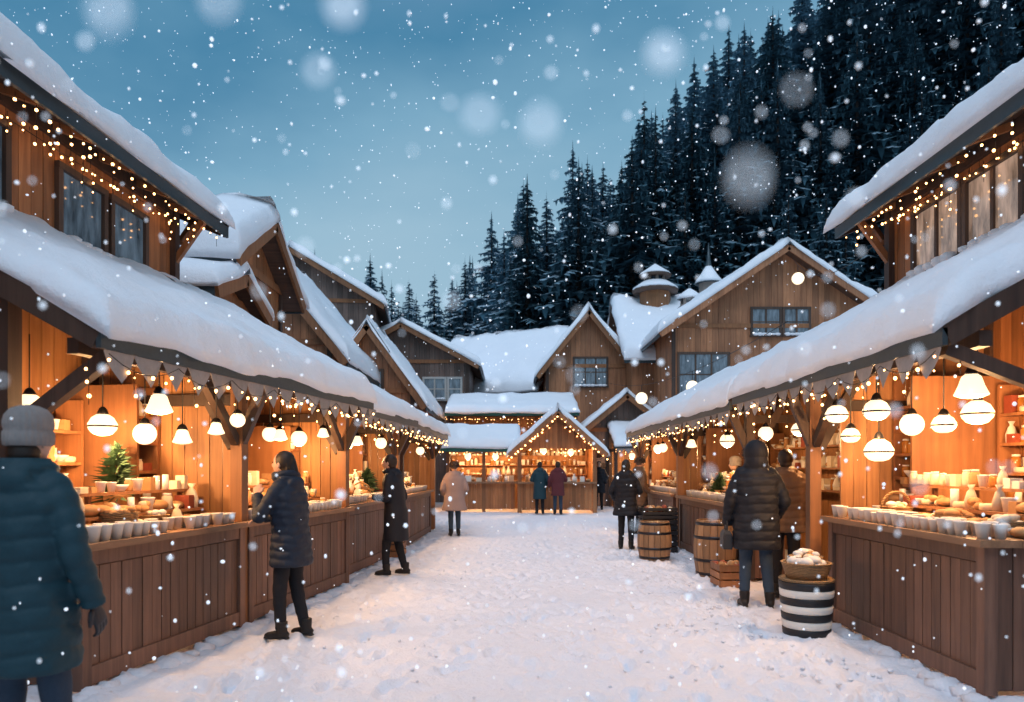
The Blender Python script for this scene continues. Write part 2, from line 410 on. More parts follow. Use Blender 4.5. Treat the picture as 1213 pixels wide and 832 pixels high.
def stall_roof(F,u0,u1,ve,vb,zE,slope,par,th=.19,seed=0,valn=True,green=False,step=.07):
    sl=lambda v: zE+slope*(v-ve)
    b=B(); W=F.W
    n=int((u1-u0)/.18); w=(u1-u0)/n
    for i in range(n):
        a=u0+i*w; c=a+w-.006
        b.hexa([W(a,ve,sl(ve)-.05),W(c,ve,sl(ve)-.05),W(c,vb,sl(vb)-.05),W(a,vb,sl(vb)-.05),W(a,ve,sl(ve)),W(c,ve,sl(ve)),W(c,vb,sl(vb)),W(a,vb,sl(vb))],M['deck'])
    b.obj('roof_deck',par)
    b=B()
    for u in (u0-.03,u1+.03): b.beam(W(u,ve-.02,zE-.06),W(u,vb,sl(vb)-.06),.06,.16,M['beam'])
    k=u0+.6
    while k<u1-.3: b.beam(W(k,ve+.05,zE-.11),W(k,vb,sl(vb)-.13),.07,.12,M['beam']); k+=.8
    b.fbox(F,u0-.06,u1+.06,ve-.05,ve-.012,zE-.13,zE-.01,M['green'] if green else M['slate'])
    b.obj('rafters_and_fascia',par)
    s=B(); snowq(s,W(u0-.07,ve-.07,zE),W(u1+.07,ve-.07,zE),W(u0-.07,vb,sl(vb)+.03),th,M['snow'],step=step,r=.2,seed=seed,lump=.35)
    s.obj('roof_snow',par)
    if valn:
        t=B(); u=u0; i=0
        while u<u1-.1:
            wv=.30; vs=[]; i+=1
            for k in range(9):
                q=k/8; dz=-.20*(1-abs(2*q-1))**.75
                vs+= [W(u+wv*q,ve-.03,zE-.125),W(u+wv*q,ve-.03+.012*math.sin(6*q+i),zE-.14+dz)]
            t.add(vs,[(2*k,2*k+2,2*k+3,2*k+1) for k in range(8)],M['valance']); u+=wv+.003
        t.obj('scalloped_valance',par,recalc=False)
    l=B(); ss=[]; u=u0
    while u<u1:
        ss+=sag(W(u,ve-.06,zE-.16),W(min(u+.75,u1),ve-.06,zE-.16),.10,6); u+=.75
    fairy(l,ss,.19,.013)
    icicles(l,F,u0,u1,ve+.10,zE-.2,.26,.32,.012)
    l.obj('fairy_lights',par)
def stall_frame(F,u0,u1,vb,zE,slope,ve,par,div_near=False,div_far=True,posts=(0,1),dv0=0.0,pv=.02):
    sl=lambda v: zE+slope*(v-ve)-.12
    b=B(); W=F.W
    us=[u0+.05,u1-.05]
    for k in posts:
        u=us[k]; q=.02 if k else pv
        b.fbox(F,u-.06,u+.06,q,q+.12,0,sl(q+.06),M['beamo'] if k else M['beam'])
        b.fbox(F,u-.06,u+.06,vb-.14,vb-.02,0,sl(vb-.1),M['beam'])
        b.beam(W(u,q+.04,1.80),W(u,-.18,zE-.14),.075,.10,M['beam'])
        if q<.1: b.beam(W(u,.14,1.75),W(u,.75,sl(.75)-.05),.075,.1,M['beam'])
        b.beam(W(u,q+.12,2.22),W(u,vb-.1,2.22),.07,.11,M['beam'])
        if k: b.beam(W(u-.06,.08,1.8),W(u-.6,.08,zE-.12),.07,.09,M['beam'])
    b.fbox(F,u0,u1,.03,.12,zE-.13+.0,zE-.02,M['beam'])
    b.obj('timber_frame',par)
    w=B()
    planks(w,F,u0,u1,vb,vb+.03,0,sl(vb),.15,M['int'])
    if div_far:
        G=Frame(W(u1-.02,dv0,0),F.v,F.u); planks(w,G,.14,vb-dv0,0,.03,0,0,.14,M['int'],top=lambda a:sl(a+dv0)-.0)
    if div_near:
        G=Frame(W(u0+.02,dv0,0),F.v,F.u); planks(w,G,.14,vb-dv0,0,.03,0,0,.14,M['int'],top=lambda a:sl(a+dv0)-.0)
    w.obj('plank_walls',par)
FL=Frame((-2.963,4.95),(.165,1),(-1,.165))
FL3=Frame((-2.33,10.1),(.10,1),(-1,.10))
FL4=Frame((-2.06,13.7),(.03,1),(-1,.03))
FR=Frame((3.2,4.86),(0,1),(1,0))
e=empty('market_stall',FL.W(1.1,1,0))
stall_roof(FL,-.12,4.85,-.24,2.35,2.47,.53,e,.25,1)
stall_frame(FL,0,2.2,1.8,2.47,.53,-.24,e,pv=.58)
e=empty('market_stall',FL.W(3.5,1,0)); stall_frame(FL,2.25,4.8,1.8,2.47,.53,-.24,e,posts=(1,))
counter(FL,0,2.12); counter(FL,2.2,4.75)
e=empty('market_stall',FL3.W(1.5,1,0)); stall_roof(FL3,-.2,3.1,-.24,2.2,2.42,.5,e,.22,7,step=.12); stall_frame(FL3,0,3,1.8,2.42,.5,-.24,e); counter(FL3,0,2.9)
e=empty('market_stall',FL4.W(1.5,1,0)); stall_roof(FL4,-.2,4.6,-.24,2.2,2.40,.42,e,.22,9,step=.14); stall_frame(FL4,0,4.5,1.8,2.40,.42,-.24,e); counter(FL4,0,3.6)
e=empty('market_stall',FR.W(1.3,1,0)); stall_roof(FR,.12,4.7,-.2,2.15,2.52,.56,e,.26,3); stall_frame(FR,.1,3.0,2.1,2.52,.56,-.2,e,dv0=.25,pv=1.3)
counter(FR,0,2.4,0,.75,1.06)
e=empty('market_stall',FR.W(6,1,0)); stall_roof(FR,4.95,13.6,-.2,2.2,2.46,.54,e,.24,13,step=.12); stall_frame(FR,5.0,9.2,2.0,2.46,.54,-.2,e)
e=empty('market_stall',FR.W(11,1,0)); stall_frame(FR,9.25,13.5,2.0,2.46,.54,-.2,e,posts=(1,))
counter(FR,5.0,8.9); counter(FR,9.4,13.2)
goods_on(FL,.15,2.0,.0,.52,1.02); goods_on(FL,2.3,4.6,.0,.5,1.02); goods_on(FL3,.1,2.7,.0,.5,1.02); goods_on(FL4,.1,3.3,.05,.5,1.02)
goods_on(FR,.08,2.3,.0,.70,1.06); goods_on(FR,5.1,8.8,.05,.5,1.02); goods_on(FR,9.5,13,.05,.5,1.02)
shelf('display_shelf',FL,.1,1.75,1.5,1.78,[1.0,1.3,1.6,1.9],None,1.15)
shelf('display_shelf',FL,1.85,2.12,.95,1.75,[1.25,1.52,1.8,2.05],None,1.1,'v')
shelf('display_shelf',FL,2.4,4.4,1.5,1.78,[1.2,1.5,1.8],None,1.2)
shelf('display_shelf',FL,4.48,4.73,.7,1.7,[1.2,1.5,1.8],None,1.2,'v')
shelf('display_shelf',FL3,.2,2.6,1.5,1.78,[1.2,1.5,1.8],None,1.3)
shelf('display_shelf',FL3,2.68,2.93,.6,1.7,[1.2,1.5,1.8],None,1.3,'v')
shelf('display_shelf',FL4,.2,4.2,1.5,1.78,[1.2,1.6,2.0],None,1.5)
shelf('display_shelf',FR,2.62,2.92,.95,2.05,[1.2,1.45,1.7,1.95,2.2],None,1.15,'v')
shelf('display_shelf',FR,.3,2.5,1.8,2.08,[1.2,1.5,1.8,2.1],None,1.3)
shelf('display_shelf',FR,5.2,8.75,1.7,1.97,[1.2,1.55,1.9],None,1.4)
shelf('display_shelf',FR,9.4,13.1,1.7,1.97,[1.2,1.55,1.9],None,1.6)
shelf('display_shelf',FR,8.85,9.12,.5,1.6,[1.1,1.4,1.7,2.0],None,1.3,'v')
shelf('display_shelf',FR,13.15,13.42,.3,1.9,[1.1,1.4,1.7,2.0],None,1.4,'v')
def side_table(F,u0,u1,v0,v1,z):
    e=empty('side_table',F.W((u0+u1)/2,(v0+v1)/2,0)); b=B()
    b.fbox(F,u0,u1,v0,v1,z-.04,z,M['countertop'])
    for u in(u0+.02,u1-.08):
        for v in (v0+.02,v1-.08): b.fbox(F,u,u+.06,v,v+.06,0,z-.04,M['beamo'])
    b.obj('top_and_legs',e)
side_table(FL,1.35,1.8,.75,1.45,1.12)
def potted_fir(c,h,r):
    e=empty('potted_fir',c); c=V(c); b=B()
    b.lathe([(r*.35,0),(r*.5,r*.7),(r*.53,r*.75),(r*.45,r*.7)],c,16,M['bread']); b.tube([c,c+V((0,0,h*.9))],[.012,.004],6,M['bark']); b.obj('pot_and_stem',e)
    g=B()
    for i in range(520):
        t=R()**.8; a=U(0,6.28); q=r*(1-t)**.6*U(.4,1.25)+.02; z=h*(.2+.77*t)
        p0=c+V((0,0,z)); p1=c+V((q*math.cos(a),q*math.sin(a),z-q*.15+U(-.03,.09))); sd=(p1-p0).cross(V((0,0,1))).normalized()*.010
        m1=p0.lerp(p1,.5)
        g.add([p0,m1+sd+V((0,0,-.01)),p1,m1-sd+V((0,0,.01))],[(0,1,2,3)],M['leaf'])
    g.obj('needles',e,recalc=False)
potted_fir(FL.W(1.55,.95,1.12),.64,.24)
potted_fir(FR.W(5.4,.35,1.02),.45,.2); potted_fir(FR.W(7.4,.35,1.02),.4,.2); potted_fir(FL3.W(.5,.4,1.02),.45,.2); potted_fir(FR.W(9.8,.35,1.02),.5,.22); potted_fir(FL3.W(2.3,.4,1.02),.5,.24)
basket('wicker_basket',FL.W(.75,.30,1.02),.14,.17,'bread'); basket('wicker_basket',FL.W(1.45,1.28,1.12),.12,.22,None)
basket('wicker_basket',FL.W(.28,.30,1.02),.11,.09,'cream'); basket('wicker_basket',FL.W(1.2,.32,1.02),.12,.12,'mix')
basket('wicker_basket',FR.W(1.9,.42,1.06),.14,.12,'mix',True); basket('wicker_basket',FR.W(1.0,.42,1.06),.16,.1,'bread'); basket('wicker_basket',FR.W(.4,.42,1.06),.15,.1,'cream'); basket('wicker_basket',FR.W(6.3,.3,1.02),.16,.12,'mix',True)
basket('wicker_basket',FL3.W(1.6,.3,1.02),.16,.12,'mix',True)
basket('wicker_basket',FL.W(.95,1.64,1.92),.17,.2,None); basket('wicker_basket',FR.W(2.77,1.3,2.2),.13,.16,None)
def striped_tub(c,r,h):
    e=empty('striped_tub',c); c=V(c); b=B(); k=7
    for i in range(k):
        z0=h*i/k; z1=h*(i+1)/k; f=lambda z:r*(.86+.16*z/h)
        b.lathe([(f(z0),z0),(f(z0)+.008,z0+.01),(f(z1)+.008,z1-.01),(f(z1),z1)],c,28,M['black'] if i%2==0 else M['paper'])
    b.lathe([(r*1.02,h),(r*1.06,h+.015),(r*1.0,h+.03),(r*.9,h+.02)],c,28,M['wicker']); b.obj('striped_body',e)
striped_tub((2.74,6.68,0),.235,.5)
basket('wicker_basket',(2.74,6.68,.52),.22,.15,'paper')
basket('wicker_basket',(2.76,6.74,.66),.15,.06,'mix')
def barrel(c,r,h):
    e=empty('wooden_barrel',c); c=V(c); b=B(); n=18
    for i in range(n):
        a0=2*math.pi*i/n+.012;a1=2*math.pi*(i+1)/n-.012; rings=[]
        for k in range(9):
            t=k/8; rr=r*(.86+.14*math.sin(math.pi*t)); z=h*t
            rings.append([c+V((q*math.cos(a),q*math.sin(a),z)) for q,a in((rr,a0),(rr,a1),(rr-.02,a1),(rr-.02,a0))])
        b.loft(rings,M['barrel'],True,False)
    b.lathe([(r*.84,h-.03),(r*.84,h-.02)],c,24,M['barrel']); b.obj('staves',e); g=B()
    for t in (.06,.3,.7,.94):
        rr=r*(.86+.14*math.sin(math.pi*t))+.004; g.lathe([(rr-.01,h*t-.022),(rr,h*t-.02),(rr,h*t+.02),(rr-.01,h*t+.022)],c,28,M['metal'])
    g.obj('iron_hoops',e)
barrel((2.92,10.3,0),.31,.80); barrel((2.42,12.2,0),.29,.64)
def crate(c,w,d,h,m,fill=True):
    e=empty('slatted_crate',c); c=V(c); b=B(); n=3
    for i in range(n):
        z0=c.z+h*i/n+.01; z1=c.z+h*(i+1)/n-.01
        b.box(c.x-w,c.x+w,c.y-d,c.y-d+.015,z0,z1,m); b.box(c.x-w,c.x+w,c.y+d-.015,c.y+d,z0,z1,m)
        b.box(c.x-w,c.x-w+.015,c.y-d+.016,c.y+d-.016,z0,z1,m); b.box(c.x+w-.015,c.x+w,c.y-d+.016,c.y+d-.016,z0,z1,m)
    for sx in(-1,1):
        for sy in(-1,1): b.box(c.x+sx*(w-.03)-.014,c.x+sx*(w-.03)+.014,c.y+sy*(d-.03)-.014,c.y+sy*(d-.03)+.014,c.z,c.z+h,m)
    b.box(c.x-w+.02,c.x+w-.02,c.y-d+.02,c.y+d-.02,c.z+.01,c.z+.025,m); b.obj('slats',e)
    if fill:
        g=B()
        for i in range(16): g.ball((c.x+U(-w,w)*.75,c.y+U(-d,d)*.75,c.z+h*U(.7,.95)),.055,random.choice([M['bread'],M['cream'],M['red']]),8,6)
        g.obj('contents',e)
crate((2.72,13.4,0),.32,.25,.3,M['black'],False); crate((2.72,13.4,.3),.32,.25,.3,M['black'],False); crate((2.72,13.4,.6),.32,.25,.22,M['black'])
crate((2.85,9.45,0),.18,.22,.3,M['beamo'])
crate((-2.1,12.6,0),.2,.3,.35,M['beamo'])
for (x,y,z,r,k,w) in [(-2.95,6.0,2.07,.11,'bell',28),(-3.35,6.55,1.86,.10,'ball',0),(-2.72,6.6,1.90,.075,'bell',0),(-3.65,6.4,1.92,.12,'dome',30),(-2.6,6.8,2.0,.07,'ball',0),(-3.1,6.75,1.83,.09,'bell',0),(-2.9,7.0,2.2,.06,'ball',0),
   (-3.9,5.8,2.05,.10,'ball',20),
   (-2.55,7.9,1.9,.08,'bell',26),(-2.9,8.6,1.95,.09,'ball',0),(-2.7,9.1,1.92,.1,'ball',26),(-2.5,9.5,2.0,.08,'bell',0),(-3.0,7.8,2.05,.08,'ball',0),
   (-2.35,10.9,1.95,.09,'bell',26),(-2.7,11.8,1.95,.1,'ball',26),(-2.3,12.6,1.98,.1,'ball',0),
   (-2.25,14.4,1.95,.1,'ball',30),(-2.5,15.9,1.95,.1,'ball',30),(-2.2,17.2,1.95,.1,'ball',0)]:
    pendant((x,y,z),r,2.47+.53*.3,k,w)
for (x,y,z,r,k,w) in [(3.68,5.75,2.19,.125,'bell',28),(4.15,6.4,2.03,.13,'dome',30),(3.85,6.4,1.93,.10,'dome',0),(3.30,6.5,2.06,.115,'dome',30),(3.45,6.75,1.70,.13,'dome',0),(3.28,7.25,2.08,.11,'dome',0),(3.35,7.1,1.86,.09,'dome',0),(3.9,7.0,1.97,.11,'ball',0),(4.7,6.2,2.1,.12,'dome',24),
   (3.45,8.6,2.0,.1,'dome',28),(3.5,9.9,2.02,.1,'ball',28),(3.3,11.0,1.95,.11,'dome',0),(3.6,12.0,2.0,.12,'ball',30),(3.3,13.2,1.98,.1,'bell',0),(3.5,14.6,2.0,.11,'ball',32),(3.3,15.7,1.98,.1,'ball',0),(3.5,17.2,2.0,.11,'ball',30)]:
    pendant((x,y,z),r,2.50+.54*(x-3.0)-.1,k,w)
# ------------------------------------------------------------ flanking chalets
def flank(side,wx0,yaw_k,zw,wins,pane,y0=-1,y1=9.85):
    F=Frame((wx0+yaw_k*y0,y0),(yaw_k,1),(side,-side*yaw_k))
    L=(y1-y0)*math.hypot(1,yaw_k); e=empty('timber_chalet',F.W(L/2,2,0))
    b=B(); planks(b,F,0,L,0,.05,0,zw,.17,M['wall'])
    G=Frame(F.W(L,0,0),F.v,-F.u); planks(b,G,0,6,0,.05,0,zw,.2,M['wall'],top=lambda a:zw+.5*min(a,6-a))
    G=Frame(F.W(0,0,0),F.v,F.u); planks(b,G,0,6,0,.05,0,zw,.2,M['wall'],top=lambda a:zw+.5*min(a,6-a))
    b.obj('plank_walls',e)
    t=B(); t.fbox(F,-.02,L+.02,-.06,-.005,zw-.16,zw,M['beam']); t.fbox(F,0,L,-.05,-.006,zw-1.42,zw-1.3,M['beam'])
    for u in (L-.1,): t.fbox(F,u,u+.12,-.08,.06,0,zw,M['beam'])
    k=L-.2
    while k>2:
        t.beam(F.W(k,.1,zw+.02),F.W(k,-.52,zw-.20),.07,.11,M['beamo']); k-=.75
    t.beam(F.W(L-.04,-.05,zw-.75),F.W(L-.04,-.45,zw-.2),.07,.08,M['beamo'])
    t.beam(F.W(L+.1,-.05,zw-.45),F.W(L+.42,-.05,zw-.1),.07,.08,M['beamo'])
    t.obj('trim_and_rafters',e)
    w=B()
    for (ya,yb,za,zb,nu) in wins: window(w,F,(ya-y0),(yb-y0),za,zb,nu,1,M['frame'],pane,.07)
    w.obj('windows',e)
    r=B(); ve=-.52; sl=.42; zE=zw-.12; f=lambda v:zE+sl*(v-ve)
    va,vb=ve,3.0
    r.hexa([F.W(-.3,va,f(va)-.08),F.W(L+.45,va,f(va)-.08),F.W(L+.45,vb,f(vb)-.08),F.W(-.3,vb,f(vb)-.08),F.W(-.3,va,f(va)),F.W(L+.45,va,f(va)),F.W(L+.45,vb,f(vb)),F.W(-.3,vb,f(vb))],M['deck'])
    r.hexa([F.W(-.3,6.5,f(va)-.08),F.W(L+.45,6.5,f(va)-.08),F.W(L+.45,vb,f(vb)-.09),F.W(-.3,vb,f(vb)-.09),F.W(-.3,6.5,f(va)),F.W(L+.45,6.5,f(va)),F.W(L+.45,vb,f(vb)-.002),F.W(-.3,vb,f(vb)-.002)],M['deck'])
    r.fbox(F,-.32,L+.47,ve-.04,ve-.003,zE-.16,zE-.01,M['slate'])
    r.beam(F.W(L+.48,ve,zE-.06),F.W(L+.48,3.0,f(3.0)-.06),.05,.18,M['beam'])
    r.obj('roof',e)
    s=B(); snowq(s,F.W(-.3,ve-.09,zE),F.W(L+.52,ve-.09,zE),F.W(-.3,3.0,f(3.0)+.03),.34,M['snow'],.12,.24,seed=4*side)
    snowq(s,F.W(-.3,6.55,zE),F.W(L+.52,6.55,zE),F.W(-.3,3.0,f(3.0)+.03),.34,M['snow'],.3,.2,seed=5*side); s.obj('roof_snow',e)
    l=B(); icicles(l,F,5,L+.35,ve+.06,zE-.14,.17,.42,.014)
    fairy(l,sag(F.W(5,-.08,zw-.2),F.W(L,-.08,zw-.2),.1,10),.2,.013); icicles(l,F,5.5,L,-.09,zw-.25,.3,.3,.012)
    l.obj('icicle_lights',e)
flank(-1,-5.14,.05,5.12,[(7.55,8.25,3.95,4.68,1),(8.45,9.1,3.95,4.68,1),(5.7,6.75,3.95,4.75,2)],M['pane'])
flank(1,5.2,0,5.12,[(8.3,9.2,4.0,4.78,2),(7.3,8.15,4.0,4.78,2),(6.1,7.15,4.0,4.78,2)],M['panew'])
# ------------------------------------------------------------ houses
def house(name,cx,cy,hw,zE,zP,depth,yaw=0,wall=None,wins=(),swins=(),oh=.45,sn=.3,rake=None,bw=.22,glass=None,z0=0,band=True,frame=None):
    wall=wall or M['wallx']; rake=rake or M['beamo']; e=empty(name,(cx,cy,z0),yaw)
    g=(zP-zE)/hw
    F=Frame((0,0),(1,0),(0,1)); b=B()
    planks(b,F,-hw,hw,0,.06,0,0,bw,wall,top=lambda a:zP-g*abs(a)-.02)
    FLs=Frame((-hw,depth),(0,-1),(1,0)); FRs=Frame((hw,0),(0,1),(-1,0)); FB=Frame((hw,depth),(-1,0),(0,-1))
    planks(b,FLs,0,depth-.07,0,.06,0,zE,bw,wall); planks(b,FRs,.07,depth,0,.06,0,zE,bw,wall)
    planks(b,FB,0,2*hw,0,.06,0,0,bw*2,wall,top=lambda a:zP-g*abs(a-hw)-.02)
    b.obj('plank_walls',e,True)
    t=B()
    if band:
        t.fbox(F,-hw-.03,hw+.03,-.05,-.008,zE-.1,zE+.06,M['beamo']); t.fbox(F,-hw-.03,hw+.03,-.05,-.008,zE*.5,zE*.5+.18,M['beam'])
        for x in(-hw,hw-.14): t.fbox(F,x,x+.14,-.055,-.009,0,zE-.1,M['beam'])
        t.fbox(FLs,0,depth,-.05,-.008,zE*.5,zE*.5+.18,M['beam'])
        k=.4
        while k<depth: t.beam(FLs.W(k,.1,zE+.02),FLs.W(k,-oh+.03,zE-g*oh-.02),.1,.14,M['beamo']); k+=1.1
    for (x0,x1,a,c,nu,nz) in wins: window(t,F,x0,x1,a,c,nu,nz,frame or M['frame'],glass or M['pane'],.09)
    for (x0,x1,a,c,nu,nz) in swins: window(t,FLs,x0,x1,a,c,nu,nz,frame or M['frame'],glass or M['pane'],.09)
    t.obj('windows_and_trim',e,True)
    r=B(); s=B(); th=.12
    for sg in(-1,1):
        xe=sg*(hw+oh); ze=zE-g*oh
        P=[V((xe,-oh,ze)),V((0,-oh,zP)),V((0,depth+oh,zP)),V((xe,depth+oh,ze))]; dz=V((0,0,-th))
        r.hexa([p+dz for p in P]+P,M['deck'])
        r.beam((xe,-oh-.03,ze-.06),(0,-oh-.03,zP-.06),.06,.26,rake); r.fbox(Frame((xe,-oh),(0,1),(sg,0)),0,depth+2*oh,0.003,.04,ze-.16,ze+.01,M['slate'])
        snowq(s,V((xe+sg*.06,-oh-.1,ze+.005)),V((xe+sg*.06,depth+oh+.05,ze+.005)),V((0,-oh-.1,zP+.03)),sn,M['snow'],.3,.25,seed=cx+sg,lump=.45)
    r.obj('roof',e,True); s.obj('roof_snow',e,True)
    return e
RX=math.pi/2
house('timber_house',-5.2,14.5,1.6,5.5,6.5,4.5,RX,swins=[(.6,1.2,3.9,4.7,1,2),(2.4,3.0,3.9,4.7,1,2)],oh=.4,sn=.45,wall=M['wall'])
house('timber_house',-5.1,12.9,1.0,4.6,5.0,2.6,RX,swins=[(1.2,1.6,3.6,4.2,1,1)],oh=.3,sn=.32,wall=M['wall'])
house('timber_house',-7.4,19.6,2.5,5.0,8.1,7,0,wins=[(-.5,.6,5.4,6.5,2,2),(1,1.8,3.5,4.6,2,2)],oh=.5,sn=.34)
house('dark_timber_house',-9.2,30,3.4,8.6,10.6,6,.12,wall=M['walld'],wins=[(-.8,.2,8,9,2,2)],sn=.35)
house('dark_timber_house',-11,36,3.4,9.4,12.2,8,-.1,wall=M['walld'],sn=.4)
house('timber_house',-4.7,23.6,1.5,4.1,6.2,5,0,wins=[(-.4,.4,3.9,4.7,2,1)],oh=.4,sn=.28,rake=M['beamo'])
house('dark_timber_house',-4.9,32,3.0,6.3,7.9,7,0,wall=M['walld'],wins=[(1.0,1.9,4.6,5.5,2,2),(-.6,.4,4.6,5.5,2,2),(2.1,2.6,4.6,5.5,1,2)],sn=.3,frame=M['framew'])
house('long_timber_house',2.6,37.0,2.9,5.6,8.5,6.6,RX-.55,swins=[(.8,1.9,4.0,5.0,2,1),(2.6,3.8,3.9,4.9,2,2),(4.4,5.5,4.1,5.0,2,2)],oh=.4,sn=.38)
house('timber_house',3.4,32,1.9,6.1,8.5,8,0,wins=[(-.6,.8,5.2,6.4,3,2)],oh=.4,sn=.36,rake=M['beamo'])
house('long_timber_house',9.5,34,3.6,6.4,9.3,4.4,RX,swins=[(1.0,2.6,4.3,5.6,3,2)],oh=.4,sn=.4,frame=M['framew'])
house('timber_house',10.2,27,4.2,6.9,9.75,9,0,wins=[(-1.15,-.15,6.55,7.5,2,2),(.05,.95,6.55,7.5,2,2),(-3.9,-2.1,4.3,5.8,3,2)],oh=.55,sn=.38,rake=M['wallx'],frame=M['frame'])
house('timber_annex',4.6,29.0,1.7,3.1,4.5,2.4,0,wall=M['walld'],oh=.4,sn=.22,wins=[(-.7,.7,1.2,2.3,2,1)],glass=M['lit'])
def cupola(c,r,h):
    e=empty('roof_cupola',c); c=V(c); b=B()
    b.lathe([(r*.8,-.6),(r*.8,h*.35)],c,8,M['beamo'],smooth=False); b.lathe([(r*1.15,h*.33),(r*1.2,h*.4),(r*.65,h*.6)],c,16,M['deck'])
    for i in range(8):
        a=i*math.pi/4; b.tube([c+V((r*.5*math.cos(a),r*.5*math.sin(a),h*.55)),c+V((r*.5*math.cos(a),r*.5*math.sin(a),h*.78))],.07,6,M['tile'])
    b.lathe([(r*.4,h*.5),(r*.4,h*.78)],c,12,M['glassd']); b.lathe([(r*.8,h*.77),(r*.85,h*.82),(r*.3,h*.97),(.02,h*1.0)],c,16,M['deck']); b.tube([c+V((0,0,h*.95)),c+V((0,0,h*1.25))],[.05,.015],6,M['metal']); b.obj('lantern',e)
    s=B(); s.lathe([(r*1.18,h*.405),(r*1.15,h*.46),(r*.66,h*.64),(r*.5,h*.6)],c,20,M['snow']); s.lathe([(r*.84,h*.825),(r*.75,h*.88),(r*.3,h*1.04),(.03,h*1.14)],c,20,M['snow']); s.obj('snow_caps',e)
cupola((6.7,33.6,9.15),.9,1.7)
def spire(c,r,h):
    e=empty('roof_spire',c); c=V(c); b=B()
    b.lathe([(r,-.5),(r,h*.25)],c,8,M['tile'],smooth=False); b.lathe([(r*1.4,h*.25),(r*.9,h*.4),(r*.35,h*.62),(r*.2,h*.8),(.015,h*1.2)],c,12,M['slate']); b.obj('tower',e)
    s=B(); s.lathe([(r*1.42,h*.26),(r*1.3,h*.33),(r*.95,h*.43),(r*.4,h*.62),(r*.2,h*.7)],c,14,M['snow']); s.obj('snow_cap',e)
spire((9.15,33.4,9.6),.45,2.0)
def chimney(c):
    e=empty('chimney',c); c=V(c); b=B()
    b.box(c.x-.3,c.x+.3,c.y-.3,c.y+.3,c.z-1.2,c.z+.75,M['tile']); b.box(c.x-.38,c.x+.38,c.y-.38,c.y+.38,c.z+.75,c.z+.87,M['tile'])
    for sx in(-.24,.24):
        for sy in(-.24,.24): b.box(c.x+sx-.05,c.x+sx+.05,c.y+sy-.05,c.y+sy+.05,c.z+.87,c.z+1.12,M['tile'])
    b.lathe([(.5,1.12),(.3,1.3),(.06,1.5),(.04,1.7)],c,4,M['slate'],smooth=False); b.obj('stack',e)
    s=B(); s.lathe([(.48,1.14),(.44,1.24),(.28,1.4),(.06,1.55)],c,10,M['snow']); s.obj('snow_cap',e)
chimney((6.9,27.9,6.95))
